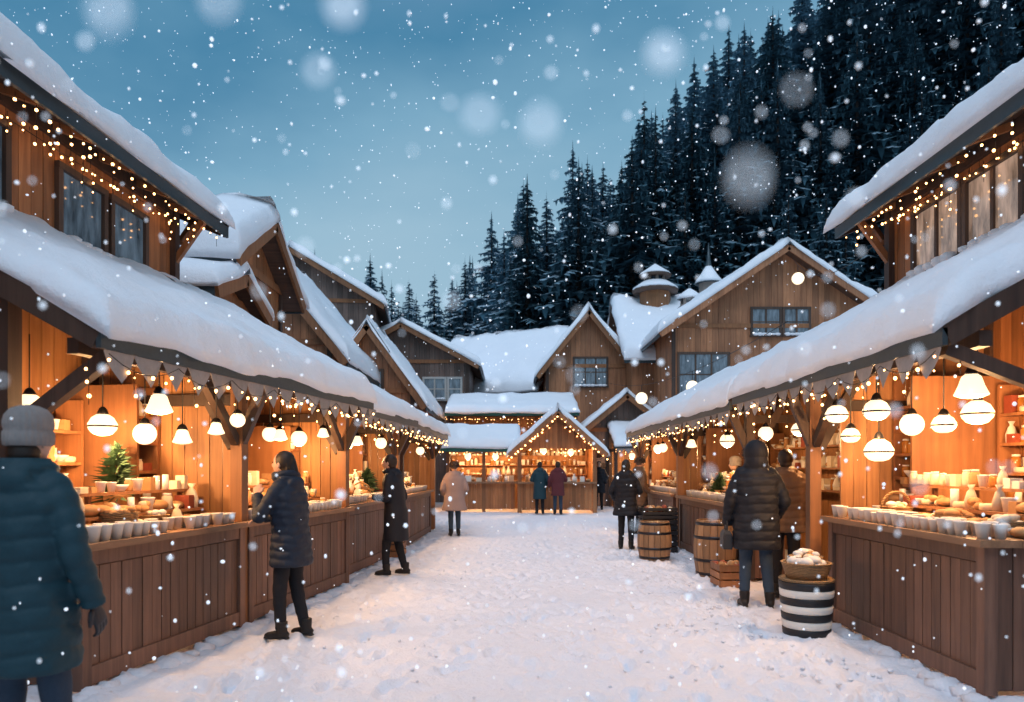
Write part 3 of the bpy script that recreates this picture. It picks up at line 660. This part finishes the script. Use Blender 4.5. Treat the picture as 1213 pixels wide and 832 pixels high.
# ------------------------------------------------------------ central kiosk
def kiosk(cx,y,hw,depth,zE,zP,long_left):
    e=empty('market_kiosk',(cx,y,0)); b=B(); F=Frame((cx,y),(1,0),(0,1)); g=(zP-zE)/hw
    t=M['beamo']
    for x in(-hw+.06,hw-.06):
        for yy in (.06,depth-.06): b.box(cx+x-.07,cx+x+.07,y+yy-.07,y+yy+.07,0,zE,t)
    planks(b,F,-hw+.14,hw-.14,.02,.06,.1,1.0,.14,M['wall']); b.fbox(F,-hw,hw,-.12,.3,1.0,1.06,M['countertop']); 
    planks(b,F,-hw,hw,depth-.05,depth,0,0,.2,M['int'],top=lambda a:zP-g*abs(a)-.1)
    planks(b,F,-hw,hw,-.02,.02,zE-.05,0,.2,M['wall'],top=lambda a:zP-g*abs(a)-.03)
    G=Frame((cx-hw,y+depth),(0,-1),(1,0)); planks(b,G,.1,depth-.1,.02,.06,.1,1.0,.14,M['wall']); G2=Frame((cx+hw,y),(0,1),(-1,0)); planks(b,G2,.1,depth-.1,.02,.06,0,zE,.14,M['wall'])
    b.fbox(G,.1,depth-.1,-.1,.3,1.0,1.06,M['countertop'])
    H=Frame((cx-hw-long_left,y+.5),(1,0),(0,1)); LL=long_left
    planks(b,H,0,LL-.1,.0,.05,.1,1.0,.15,M['wall']); b.fbox(H,-.1,LL,-.15,.35,1.0,1.06,M['countertop'])
    for x in(0,LL*.5): b.fbox(H,x,x+.12,.0,.12,0,2.2,t)
    planks(b,H,0,LL,2.0,2.05,0,2.7,.2,M['int']); b.fbox(H,0,LL,.0,.12,2.08,2.2,t)
    b.obj('timber_body',e)
    r=B(); s=B(); l=B()
    for sg in(-1,1):
        xe=cx+sg*(hw+.3); ze=zE-g*.3; P=[V((xe,y-.4,ze)),V((cx,y-.4,zP)),V((cx,y+depth+.2,zP)),V((xe,y+depth+.2,ze))]
        r.hexa([p-V((0,0,.08)) for p in P]+P,M['deck']); r.beam((xe,y-.43,ze-.05),(cx,y-.43,zP-.05),.05,.2,t)
        snowq(s,(xe+sg*.05,y-.45,ze+.01),(xe+sg*.05,y+depth+.2,ze+.01),(cx,y-.45,zP+.03),.24,M['snow'],.2,.2,seed=sg)
        fairy(l,[V((xe,y-.48,ze-.14)),V((cx,y-.48,zP-.14))],.16,.024); fairy(l,[V((cx+sg*hw*.9,y-.05,zE)),V((cx,y-.05,zP-.3))],.24,.02)
    zt=2.95
    a=V((cx-hw-LL-.2,y+.15,2.25)); bb=V((cx-hw+.1,y+.15,2.25)); d=V((cx-hw-LL-.2,y+1.9,zt)); c=V((cx-hw+.1,y+1.9,zt))
    r.hexa([p-V((0,0,.08)) for p in (a,bb,c,d)]+[a,bb,c,d],M['deck']); r.box(a.x,bb.x,a.y-.04,a.y-.003,2.1,2.24,M['green'])
    snowq(s,a-V((0.05,.05,-.01)),bb-V((0,.05,-.01)),d+V((-.05,0,.03)),.24,M['snow'],.2,.2,ridge=False,seed=8)
    fairy(l,sag((a.x,a.y-.06,2.12),(bb.x,a.y-.06,2.12),.08,8),.2,.022); fairy(l,sag((cx-hw,y-.15,zE),(cx+hw,y-.15,zE),.15,8),.2,.022); icicles(l,F,-hw,hw,-.2,zE-.02,.3,.4,.018)
    r.obj('roof',e); s.obj('roof_snow',e); l.obj('fairy_lights',e)
    g2=B()
    for i in range(26): item(g2,F.W(U(-hw+.2,hw-.2),U(0,.25),1.06),None,1.6)
    for i in range(30): item(g2,H.W(U(0,LL-.2),U(-.1,.3),1.06),None,1.6)
    for z in (1.3,1.65,2.0):
        g2.fbox(H,0,LL,1.7,1.99,z-.03,z,M['beamo']); g2.fbox(F,-hw+.1,hw-.1,depth-.35,depth-.06,z-.03,z,M['beamo'])
        x=.1
        while x<LL: item(g2,H.W(x,1.8,z),None,1.7); x+=U(.15,.22)
        x=-hw+.2
        while x<hw-.2: item(g2,F.W(x,depth-.2,z),None,1.7); x+=U(.15,.22)
    g2.obj('goods',e)
kiosk(1.55,24.6,1.35,2.6,2.25,3.45,2.5)
for p,w in (((1.1,25.2,2.15),52),((2.1,25.6,2.1),42),((-.6,26.0,1.95),42),((-1.6,26.0,1.95),40)): pendant(p,.12,2.5 if p[0]<0.2 else 3.0,'ball',w)
e=empty('market_stall',(0,29,0)); FK=Frame((-2.6,28.6),(1,0),(0,1)); stall_roof(FK,0,5.2,-.3,2.3,3.72,.30,e,.26,21,valn=False,green=True,step=.2); stall_frame(FK,0,5.2,2.0,3.72,.30,-.3,e)
e=empty('market_stall',(5.0,25,0)); FK2=Frame((3.9,27.2),(1,0),(0,1)); stall_roof(FK2,0,2.6,-.3,1.8,2.4,.4,e,.2,25,step=.2); stall_frame(FK2,0,2.6,1.7,2.4,.4,-.3,e); counter(FK2,0,2.5); goods_on(FK2,.1,2.4,.05,.5,1.02)
pendant((4.6,27.5,2.0),.12,2.5,'ball',50); pendant((5.7,27.5,2.0),.12,2.5,'ball',0)
pendant((0,29.2,2.6),.14,3.6,'ball',60)
def festoon(p,q,sg,pos):
    e=empty('festoon_lights',p); b=B(); pts=sag(p,q,sg,16); b.tube(pts,.007,5,M['wire'])
    for t,r in pos:
        c=pts[int(t*16)]; b.tube([c,c-V((0,0,.25))],.01,4,M['wire']); b.ball(c-V((0,0,.25+r)),r,M['globe'],16,10)
    b.obj('cable_and_globes',e)
festoon((5.0,13.0,4.2),(4.1,31.5,5.3),.55,[(.34,.16),(.63,.2)])
festoon((5.2,9.9,4.8),(10.3,26.3,9.2),.6,[(.9,.2)])
# ------------------------------------------------------------ people
def catm(pts,n=6):
    pts=[V(p) for p in pts]; o=[]
    for i in range(len(pts)-1):
        p0=pts[max(i-1,0)];p1=pts[i];p2=pts[i+1];p3=pts[min(i+2,len(pts)-1)]
        for k in range(n):
            t=k/n; o.append(.5*((2*p1)+(p2-p0)*t+(2*p0-5*p1+4*p2-p3)*t*t+(3*p1-p0-3*p2+p3)*t**3))
    o.append(pts[-1]); return o
def interp(keys,z):
    if z<=keys[0][0]: return keys[0][1:]
    for a,b_ in zip(keys[:-1],keys[1:]):
        if z<=b_[0]:
            t=(z-a[0])/(b_[0]-a[0]); t=t*t*(3-2*t); return tuple(x+(y-x)*t for x,y in zip(a[1:],b_[1:]))
    return keys[-1][1:]
def remesh(vox,sm=3):
    def f(o):
        m=o.modifiers.new('merge','REMESH'); m.mode='VOXEL'; m.voxel_size=vox; m.use_smooth_shade=True
        if sm:
            s=o.modifiers.new('smooth','SMOOTH'); s.iterations=sm; s.factor=.5
    return f
ARM={'pocket':((.275,-.07,1.13),(.245,.12,.96)),'down':((.275,-.03,1.13),(.29,.07,.88)),'counter':((.27,.13,1.14),(.19,.38,1.10)),'hold':((.27,.03,1.13),(.09,.27,1.13)),'face':((.26,.15,1.14),(.08,.26,1.34))}
def person(name,x,y,yaw,h,coat,hem=.62,quilt=.085,head='hair',arms=('pocket','pocket'),pants=None,boots=None,lean=0,feet=((-.1,0),(.1,0)),vox=.013,bulk=1.0,glove=None,hood=False,scarf=None,bag=False,turn=0,fhem=1.0,shaft=.17):
    sc=h/1.75; e=empty(name,(x,y,0),yaw,sc); pants=pants or M['pant']; boots=boots or M['boot']
    ln=lambda z:V((0,lean*max(0,z-.9),0))
    b=B(); n=28; ph=U(0,6)
    keys=[(hem,.225*fhem,.175*fhem),(.88,.215,.165),(1.04,.198,.148),(1.2,.205,.155),(1.34,.215,.145),(1.41,.185,.125),(1.46,.12,.105),(1.50,.095,.095),(1.55,.088,.09)]
    rings=[]; z=hem
    while z<=1.551:
        rx,ry=interp(keys,z); ring=[]
        for j in range(n):
            a=2*math.pi*j/n; ca,sa=math.cos(a),math.sin(a); p=.85; q=0
            if quilt:
                zq=z+.007*math.sin(3*a+ph)+.004*math.sin(7*a+2*ph)
                d=abs(((zq-hem)/quilt+.5)%1-.5)*quilt; q=-.013*math.exp(-(d/.012)**2)+.004+.004*math.sin(9*a+ph+int((zq-hem)/quilt+.5)*2.1)
            fold=1+(.006*math.sin(5*a+8*z+ph) if quilt else .03*math.sin(7*a+3*z+ph)*max(0,1.1-z)+.012*math.sin(4*a+14*z))
            ring.append(V(((rx*bulk+q)*fold*math.copysign(abs(ca)**p,ca),(ry*bulk+q)*fold*math.copysign(abs(sa)**p,sa)-.01,z))+ln(z))
        rings.append(ring); z+=.0125 if quilt else .03
    b.loft(rings,coat)
    wr=[]
    for sg,ar in zip((-1,1),arms):
        el,w=ARM[ar]; s0=V((sg*.155,0,1.405))+ln(1.4); el=V((sg*el[0],el[1],el[2]))+ln(el[2]); w=V((sg*w[0],w[1],w[2]))+ln(w[2])
        pts=catm([s0-V((sg*.06,0,-.0)),s0,el.lerp(s0,.5)+V((sg*.012,0,0)),el,el.lerp(w,.5),w],8); m=len(pts); rad=[]; L=0
        for i,p in enumerate(pts):
            t=i/(m-1); r=(.076+(.050-.076)*t)*bulk
            if i: L+=(p-pts[i-1]).length
            if quilt: d=abs((L/.085+.5)%1-.5)*.085; r+=-.010*math.exp(-(d/.014)**2)
            else: r+=.004*math.sin(L*50)
            rad.append(r)
        b.tube(pts,rad,16,coat,1,(0,0.3,1) if abs(w.z-el.z)<.1 else (0,1,.02)); wr.append((sg,el,w,ar))
    hd=V((0,.025,1.625))+ln(1.6)
    b.tube([V((.105*math.cos(a),.1*math.sin(a)+.0,1.50))+ln(1.5) for a in [i*2*math.pi/16 for i in range(17)]],.034,8,coat)
    if hood: b.ball(hd+V((0,-.03,.012)),.128,coat,20,14,1.0,1.08,1.12); b.ball(hd+V((0,-.06,-.08)),.11,coat,16,10,1.1,1,1)
    else: b.ball(V((0,-.10,1.45))+ln(1.45),.085,coat,14,10,1.4,.7,.8)
    b.obj('coat',e,True,mods=remesh(vox))
    if hood:
        f=B()
        for i in range(260):
            a=U(0,6.28); c=hd+V((.108*math.cos(a),.045+U(-.02,.02),.012+.125*math.sin(a))); d=V((math.cos(a)*U(.3,1),U(-.3,1),math.sin(a)*U(.3,1)))*.035
            sd=d.cross(V((R(),R(),R()))).normalized()*.008
            f.add([c-sd,c+sd,c+d],[(0,1,2)],M['fur'])
        f.obj('hood_fur_trim',e,True,recalc=False)
    l=B(); 
    l.ball((0,0,.9),.15,pants,16,10,1.05,.85,.9)
    for (fx,fy),sg in zip(feet,(-1,1)):
        ft=V((fx,fy,.09)); hp=V((sg*.085,0,.9)); kn=hp.lerp(ft,.52)+V((0,.025+abs(fy)*.15,0))
        pts=catm([hp,kn,ft],9); l.tube(pts,[.092-.044*(i/(len(pts)-1))**.8+.003*math.sin(i*2.3+sg) for i in range(len(pts))],14,pants,1,(0,1,.02))
    l.obj('trousers',e,True,mods=remesh(vox,2))
    t=B()
    for (fx,fy),sg in zip(feet,(-1,1)):
        o=V((fx,fy,0)); dx=sg*.02
        t.tube([o+V((0,-.01,shaft)),o+V((0,-.01,shaft*.7)),o+V((0,-.012,.09)),o+V((0,-.01,.045))],[.056,.054,.05,.048],14,boots)
        t.tube([o+V((0,-.08,.045)),o+V((0,-.055,.05)),o+V((dx*.2,0,.055)),o+V((dx*.5,.06,.045)),o+V((dx,.12,.036)),o+V((dx,.152,.032))],[.02,.038,.043,.043,.038,.02],12,boots,.8,(0,0,1))
        t.tube([o+V((0,-.082,.012)),o+V((0,0,.012)),o+V((dx,.1,.012)),o+V((dx*1.1,.16,.012))],[.032,.037,.044,.022],10,boots,.3,(0,0,1))
    t.obj('boots',e,True,mods=remesh(.009,2))
    k=B(); seg=28; rr=22; vs=[];fs=[]; Rz=Matrix.Rotation(turn,3,'Z')
    for i in range(rr+1):
        th=math.pi*i/rr
        for j in range(seg):
            a=2*math.pi*j/seg; X=math.sin(th)*math.cos(a);Y=math.sin(th)*math.sin(a);Z=-math.cos(th)
            jaw=1-.28*max(0,-Z)**1.4
            px=X*.076*jaw; py=Y*.095*(1-.12*max(0,-Z)) + (.012*max(0,-Z)); pz=Z*.118
            if Y>0:
                py+=.026*math.exp(-(px/.012)**2-((pz+.008)/.024)**2)
                py-=.010*(math.exp(-((px-.03)/.016)**2-((pz-.018)/.014)**2)+math.exp(-((px+.03)/.016)**2-((pz-.018)/.014)**2))
                py+=.006*math.exp(-(px/.022)**2-((pz+.052)/.008)**2)+.007*math.exp(-(px/.02)**2-((pz+.092)/.014)**2)
            vs.append(hd+Rz@V((px,py,pz)))
    for i in range(rr):
        for j in range(seg): q=(j+1)%seg; fs.append((i*seg+j,i*seg+q,(i+1)*seg+q,(i+1)*seg+j))
    k.add(vs,fs,M['skin'],True); k.tube([V((0,-.01,1.44))+ln(1.44),hd+V((0,-.015,-.06))],.054,14,M['skin'])
    for sg in(-1,1):
        k.ball(hd+Rz@V((sg*.076,-.005,-.002)),.03,M['skin'],10,8,.35,.6,1); k.ball(hd+Rz@V((sg*.03,.079,.017)),.0115,M['eye'],10,8)
    k.obj('head',e,True)
    if head in('hair','hairlong','bun'):
        g=B(); g.ball(hd+Rz@V((0,-.024,.025)),.103,M['hair'],20,14,.85,.96,1.03); 
        if head=='hairlong':
            g.tube([hd+Rz@V((0,-.07,.02)),hd+V((0,-.095,-.09)),hd+V((0,-.12,-.19)),hd+V((.01,-.13,-.30))],[.065,.07,.06,.025],14,M['hair'],.6,(1,0,0))
            for q in range(14):
                a=U(-1.2,1.2); p0=hd+V((.08*math.sin(a),-.08*math.cos(a)-.01,U(-.02,.05))); g.tube([p0,p0+V((U(-.01,.02),-.02,-.12)),p0+V((U(-.02,.03),-.035,-.26+U(-.03,.05)))],[.02,.016,.006],6,M['hair'])
        if head=='bun': g.ball(hd+V((0,-.11,.06)),.05,M['hair'])
        g.ball(hd+Rz@V((0,-.05,-.045)),.07,M['hair'],14,10,1,.8,.9)
        g.obj('hair',e,True,mods=remesh(.007,1))
    if head=='beanie':
        g=B(); rg=[]
        for i,(r,z) in enumerate([(.094,-.02),(.102,-.015),(.105,.01),(.104,.045),(.097,.05),(.103,.065),(.104,.09),(.096,.12),(.075,.148),(.04,.163),(.01,.168)]):
            rg.append([hd+V((r*(1+.018*math.cos(28*2*math.pi*j/112))*math.cos(2*math.pi*j/112)*.9,r*(1+.018*math.cos(28*2*math.pi*j/112))*math.sin(2*math.pi*j/112)*1.04-.008,z)) for j in range(112)])
        g.loft(rg,M['knit'],True); g.obj('knit_beanie',e,True)
        g=B(); g.ball(hd+V((0,-.04,-.05)),.075,M['hair'],14,10,1,.85,.9); g.obj('hair',e,True)
    if head=='fur':
        g=B()
        for i in range(500):
            th=math.acos(U(-.25,1)); a=U(0,6.28); d=V((math.sin(th)*math.cos(a),math.sin(th)*math.sin(a)*1.1,math.cos(th))); c=hd+V((0,-.015,.035))+d*.088
            sd=d.cross(V((R(),R(),R()))).normalized()*.014; g.add([c-sd,c+sd,c+d*.04+V((U(-.01,.01),U(-.01,.01),-.01))],[(0,1,2)],M['fur'])
        g.ball(hd+V((0,-.015,.035)),.1,M['fur'],18,12,.95,1.08,1); g.obj('fur_hat',e,True,recalc=False)
    if scarf:
        g=B(); g.tube([V((.1*math.cos(a),.1*math.sin(a),1.53+.01*math.sin(2*a)))+ln(1.5) for a in [i*2*math.pi/16 for i in range(17)]],.035,10,scarf); g.obj('scarf',e,True)
    for sg,el,w,ar in wr:
        if ar=='pocket': continue
        hm=glove or M['skin']; d=(w-el).normalized(); nrm=V((-sg,0,0)) if ar=='down' else (V((0,0,-1)) if ar=='counter' else V((-sg*.7,0,-.7)))
        nrm=(nrm-d*nrm.dot(d)).normalized(); sd=d.cross(nrm).normalized(); g=B()
        rg=[]
        for t,wd,tk in ((-.03,.026,.022),(.0,.028,.02),(.03,.037,.016),(.065,.043,.0145),(.092,.042,.012)):
            c=w+d*t; rg.append([c+sd*wd*math.cos(2*math.pi*j/12)+nrm*tk*math.sin(2*math.pi*j/12) for j in range(12)])
        g.loft(rg,hm)
        for i,L in enumerate((.07,.078,.072,.056)):
            c=w+d*.085+sd*((i-1.5)*.021); g.tube(catm([c,c+d*L*.42+nrm*.004,c+d*L*.75+nrm*L*.22,c+d*L*.92+nrm*L*.5],3),[.0098-.0003*q for q in range(10)],8,hm)
        ts=sd*(-1); c=w+d*.02+ts*.03; g.tube(catm([c,c+ts*.018+d*.022,c+ts*.024+d*.048+nrm*.006,c+ts*.022+d*.068+nrm*.014],3),[.0125-.0005*q for q in range(10)],8,hm)
        g.obj('hand',e,True,mods=remesh(.0045,1) if vox<.014 else None)
    if bag:
        g=B(); c=V((-.30,.06,.72)); g.loft([[c+V((sx*t*.05,sy*.11*(1-.15*q),zz)) for sx,sy in((-1,-1),(1,-1),(1,1),(-1,1))] for zz,t,q in ((-.11,.9,0),(-.08,1,0),(.05,.9,.3),(.09,.4,1))],M['black'],True,False)
        g.tube(catm([c+V((0,-.08,.07)),c+V((0,-.05,.2)),c+V((0,.0,.25)),c+V((0,.05,.2)),c+V((0,.08,.07))],4),.008,6,M['black']); g.obj('handbag',e,True)
    return e
person('man_in_teal_coat',-2.27,3.35,-.15,1.80,M['teal'],.60,.10,'beanie',('down','down'),pants=M['jean'],vox=.010,bulk=1.06,glove=M['black'],feet=((-.12,0),(.12,.05)))
person('woman_in_puffer_coat',-2.02,6.55,1.35,1.70,M['navy'],.68,.075,'hairlong',('face','counter'),lean=.08,feet=((-.09,.05),(.09,-.1)),vox=.010,scarf=M['navy'])
person('woman_in_black_coat',-1.69,10.4,1.45,1.74,M['blackc'],.50,0,'hair',('hold','pocket'),lean=.1,feet=((-.08,.12),(.08,-.12)),vox=.014,bulk=1.0)
person('woman_in_beige_coat',-1.31,16.3,.15,1.68,M['beige'],.60,0,'fur',('pocket','pocket'),pants=M['jean'],vox=.018,bulk=1.15,fhem=1.15,feet=((-.08,0),(.1,.05)))
person('woman_in_teal_coat',.93,24.0,.1,1.75,M['teal'],.5,0,'hair',('hold','pocket'),vox=.02)
person('man_in_maroon_coat',1.52,23.8,-.1,1.75,M['maroon'],.62,0,'hair',('down','hold'),pants=M['jean'],vox=.02)
person('man_in_black_coat',3.2,26.4,2.9,1.78,M['blackc'],.6,.1,'hair',('pocket','pocket'),vox=.02,bulk=1.1)
person('woman_in_black_coat',2.16,13.6,-.35,1.70,M['blackc'],.66,.09,'hairlong',('pocket','hold'),vox=.016,fhem=1.15)
person('man_in_brown_coat',2.95,16.6,-1.2,1.78,M['brownc'],.66,.09,'fur',('counter','pocket'),vox=.02)
person('woman_in_hooded_coat',2.72,8.0,-.12,1.83,M['blackc'],.62,.095,'none',('down','pocket'),pants=M['jean'],hood=True,vox=.010,bulk=1.10,glove=M['black'],feet=((-.12,0),(.13,-.05)),bag=True)
person('man_in_brown_puffer',3.26,8.55,-.3,1.77,M['brownc'],.78,.085,'hair',('counter','pocket'),vox=.012,bulk=1.12)
person('vendor',-3.45,11.6,-1.5,1.7,M['maroon'],.7,0,'hair',('hold','hold'),vox=.02)
person('vendor',4.0,12.8,1.6,1.72,M['brownc'],.7,0,'beanie',('hold','hold'),vox=.02)
# ------------------------------------------------------------ ground
def sstep(a,b_,x):
    t=min(1,max(0,(x-a)/(b_-a))); return t*t*(3-2*t)
def hill(x,y):
    return sstep(36,64,y)*min(44,max(2.0,4.6+.80*x)) + max(0,y-66)*.08
def axis(dense0,dense1,st,lo,hi,gr=1.12):
    a=list(np.arange(dense0,dense1+1e-6,st)); s=st; x=dense1
    while x<hi: s*=gr; x+=s; a.append(min(x,hi))
    s=st; x=dense0; pre=[]
    while x>lo: s*=gr; x-=s; pre.append(max(x,lo))
    return np.array(pre[::-1]+a)
xs=axis(-3.4,3.8,.03,-420,420); ys=axis(3.6,13.5,.034,-80,650,1.03)
H=np.zeros((len(ys),len(xs)))
for i,y in enumerate(ys):
    for j,x in enumerate(xs):
        h=hill(x,y) if y>36 else 0
        if abs(x)<12 and y<45:
            edge=.5+.7*sstep(1.2,2.6,abs(x-.2))
            h+=.035*noise.noise(V((x*.9,y*.9,0)))+.04*edge*noise.noise(V((x*3.1,y*3.1,3)))+.024*edge*noise.noise(V((x*8,y*8,7)))+.010*noise.noise(V((x*19,y*19,9)))
        elif y>36: h+=.5*noise.noise(V((x*.1,y*.1,0)))
        H[i,j]=h-.012
XX,YY=np.meshgrid(xs,ys)
rs=np.random.RandomState(3)
def dent(cx,cy,a,lx,ly,dp):
    i0,i1=np.searchsorted(ys,[cy-.4,cy+.4]); j0,j1=np.searchsorted(xs,[cx-.4,cx+.4])
    X=XX[i0:i1,j0:j1]-cx; Y=YY[i0:i1,j0:j1]-cy
    u=X*math.cos(a)+Y*math.sin(a); v=-X*math.sin(a)+Y*math.cos(a); d=(u/lx)**2+(v/ly)**2
    H[i0:i1,j0:j1]+= -dp*np.exp(-d**2)+dp*.45*np.exp(-((np.sqrt(d)-1.45)/.3)**2)
for k in range(2000):
    cy=3.4+rs.rand()*18; t=rs.rand(); 
    cx=(rs.normal(.3,1.2) if t<.45 else (rs.normal(2.2,.45) if t<.78 else rs.normal(-1.8,.4)))
    dent(cx,cy,rs.normal(0,.45),.055,.13,rs.uniform(.012,.040))
nx=len(xs); vs=np.stack([XX,YY,H],-1).reshape(-1,3)
idx=np.arange(len(ys)*nx).reshape(len(ys),nx)
fc=np.stack([idx[:-1,:-1],idx[:-1,1:],idx[1:,1:],idx[1:,:-1]],-1).reshape(-1,4)
me=bpy.data.meshes.new('ground'); me.from_pydata(vs.tolist(),[],fc.tolist()); me.polygons.foreach_set('use_smooth',[True]*len(fc)); me.materials.append(M['gsnow'])
S.collection.objects.link(bpy.data.objects.new('snowy_ground',me))
def lump(b,c,r,sz):
    c=V(c); s=U(0,50); rg=[]
    for i in range(6):
        a=math.pi*i/5; ring=[]
        for j in range(8):
            t=2*math.pi*j/8; d=V((math.sin(a)*math.cos(t),math.sin(a)*math.sin(t),-math.cos(a)*sz)); k=r*(1+.6*noise.noise(d*1.7+V((s,s,s))))
            ring.append(c+d*max(.002,k))
        rg.append(ring)
    b.loft(rg,M['gsnow'])
b=B()
for F,u0,u1 in ((FL,-.3,4.8),(FL3,0,3),(FR,0,2.5),(FR,4.9,13.4)):
    u=u0
    while u<u1:
        lump(b,F.W(u,-.04+U(-.05,.03),-.03),U(.06,.14),.5); u+=U(.08,.2)
for i in range(200):
    x=random.gauss(2.35,.35); lump(b,(x,U(5.2,9.8),U(-.02,-.005)),U(.012,.03),.6)
for i in range(200):
    lump(b,(U(-2.2,2.6),U(3.8,13),U(-.01,.0)),U(.008,.02),.7)
b.obj('snow_clumps')
# ------------------------------------------------------------ forest
def conifer(seed,H_,mat):
    random.seed(seed); b=B(); b.tube([(0,0,-1.5),(0,0,H_*.5),(0,0,H_*.97)],[H_*.013,H_*.008,.03],7,M['bark'])
    lv=38; W=U(.19,.25)
    for i in range(lv):
        t=i/(lv-1); z=H_*(.06+.92*t); Rm=H_*W*(1-t)**.85*U(.8,1.15)+.15; nb=int(10-4*t)
        a0=U(0,6.28)
        for k in range(nb):
            a=a0+2*math.pi*k/nb+U(-.3,.3); r=Rm*U(.6,1.2); dr=U(.25,.5)
            d=V((math.cos(a),math.sin(a),0)); sd=V((-math.sin(a),math.cos(a),0)); zz=z+U(-.2,.2)
            P=lambda s:V((0,0,zz))+d*r*s+V((0,0,-dr*r*s*s+.12*r*s**3))
            ns=6
            for q in range(1,ns+1):
                s=q/ns; w=.34*r*(1.2-s)+.14; p=P(s); pb=P(max(0,s-.35)); 
                for sg in(-1,1):
                    tip=p+sd*sg*w*U(.7,1.2)+d*w*.25+V((0,0,-w*U(.2,.55)))
                    b.add([pb,p+d*.06*r,tip],[(0,1,2)],mat)
                if q%2==0:
                    b.add([P(s-.2),p,p.lerp(P(s-.2),.5)+V((0,0,-.22*r*U(.5,1.2)-.15))+sd*U(-.15,.15)],[(0,1,2)],mat)
    b.add([(0,.12,H_*.93),(.1,-.08,H_*.93),(0,0,H_*1.03)],[(0,1,2)],mat)
    me_o=b.obj('conifer_mesh',recalc=False); me=me_o.data; bpy.data.objects.remove(me_o); return me
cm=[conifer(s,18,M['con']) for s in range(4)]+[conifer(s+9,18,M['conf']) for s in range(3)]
random.seed(5)
fo=empty('conifer_forest',(10,60,0)); cnt=0
y=43.0
while y<96:
    x=-.75*y-4
    while x<.8*y+5:
        px=x+U(-1.4,1.4); py=y+U(-1.4,1.4); h=hill(px,py)
        if not (px<-2 and py<58) and not (px<14 and py<45.5):
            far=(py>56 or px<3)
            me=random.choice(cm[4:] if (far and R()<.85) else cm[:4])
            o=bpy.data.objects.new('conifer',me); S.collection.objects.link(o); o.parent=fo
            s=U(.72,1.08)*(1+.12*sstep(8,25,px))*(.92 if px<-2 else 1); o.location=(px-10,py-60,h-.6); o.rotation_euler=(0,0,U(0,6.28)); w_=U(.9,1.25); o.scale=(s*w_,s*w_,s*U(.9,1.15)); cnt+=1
        x+=2.5 if x<0 else 2.8
    y+=3.2
print('trees',cnt,'lights',LIGHTS)
# ------------------------------------------------------------ falling snow
b=B(); m=emis('snowflake_glow',(.78,.88,1),.7,(.85,.9,.95),False); random.seed(21)  # flakes emit faintly, standing in for light caught from the market
def flake(c,r):
    b.ball(c,r,m,7,5,U(.6,1.2),U(.6,1.2),U(.7,1.2))
for i in range(4200):
    y=3.0+37*R()**1.2; flake((U(-.75,.75)*y,y,U(.2,1.55+.7*y)),(.004+.011*R()**2)*(.6+.042*y))
for i in range(330):
    y=U(1.0,3.4); flake((U(-.75,.75)*y,y,U(1.55-.3*y,1.55+.66*y)),U(.0025,.0058))
for i in range(80):
    y=U(.5,1.1); flake((U(-.72,.72)*y,y,U(1.55-.1*y,1.55+.65*y)),U(.002,.0034))
for (x,y,z,r) in [(-.0117,.26,1.678,.0036),(.0099,.25,1.670,.0035),(.056,.265,1.703,.0038),(.066,.20,1.631,.0034),(-.081,.30,1.716,.0034),(.119,.30,1.708,.0030),(-.118,.21,1.684,.0038),(-.094,.23,1.70,.0036),(-.06,.255,1.714,.0034)]:
    flake((x,y,z),r)
b.obj('falling_snow',recalc=False)
# ------------------------------------------------------------ sky / light
w=bpy.data.worlds.new('World'); S.world=w; w.use_nodes=True; nt=w.node_tree; bg=nt.nodes['Background']
tc=N(nt,'ShaderNodeTexCoord'); sp=N(nt,'ShaderNodeSeparateXYZ'); nt.links.new(tc.outputs['Generated'],sp.inputs[0])
cr=N(nt,'ShaderNodeValToRGB'); els=cr.color_ramp.elements
stops=[(0,(.40,.56,.68)),(.20,(.32,.51,.65)),(.36,(.20,.40,.56)),(.52,(.075,.24,.40)),(.75,(.20,.35,.52)),(1,(.40,.54,.70))]
els[0].position=0; els[0].color=(*stops[0][1],1); els[1].position=1; els[1].color=(*stops[-1][1],1)
for p,c in stops[1:-1]:
    q=els.new(p); q.color=(*c,1)
nx_=N(nt,'ShaderNodeTexNoise'); nx_.inputs['Scale'].default_value=1.8; nx_.inputs['Detail'].default_value=5
mp=N(nt,'ShaderNodeMapping'); mp.inputs['Scale'].default_value=(1,1,2.0); nt.links.new(tc.outputs['Generated'],mp.inputs[0]); nt.links.new(mp.outputs[0],nx_.inputs['Vector'])
zz=mth(nt,'ADD',sp.outputs[2],mth(nt,'MULTIPLY_ADD',nx_.outputs['Fac'],-.60,.28))
zz=mth(nt,'ADD',zz,mth(nt,'MULTIPLY',sp.outputs[0],-.22))
nt.links.new(zz,cr.inputs[0]); nt.links.new(cr.outputs[0],bg.inputs[0]); bg.inputs[1].default_value=1.0
l=bpy.data.lights.new('sun','SUN'); l.energy=1.4; l.angle=math.radians(40); l.color=(.82,.87,1)
o=bpy.data.objects.new('sun',l); S.collection.objects.link(o); o.rotation_euler=(math.radians(30),math.radians(-8),0)
# ------------------------------------------------------------ camera
c=bpy.data.cameras.new('camera'); co=bpy.data.objects.new('camera',c); S.collection.objects.link(co)
co.location=(0,0,1.55); co.rotation_euler=(math.pi/2,0,0); c.lens=25.23; c.sensor_width=36; c.shift_y=.1138; c.clip_start=.05; c.clip_end=2000
c.dof.use_dof=True; c.dof.focus_distance=9; c.dof.aperture_fstop=1.8
S.camera=co
S.view_settings.view_transform='Standard'; S.view_settings.look='None'; S.view_settings.exposure=0
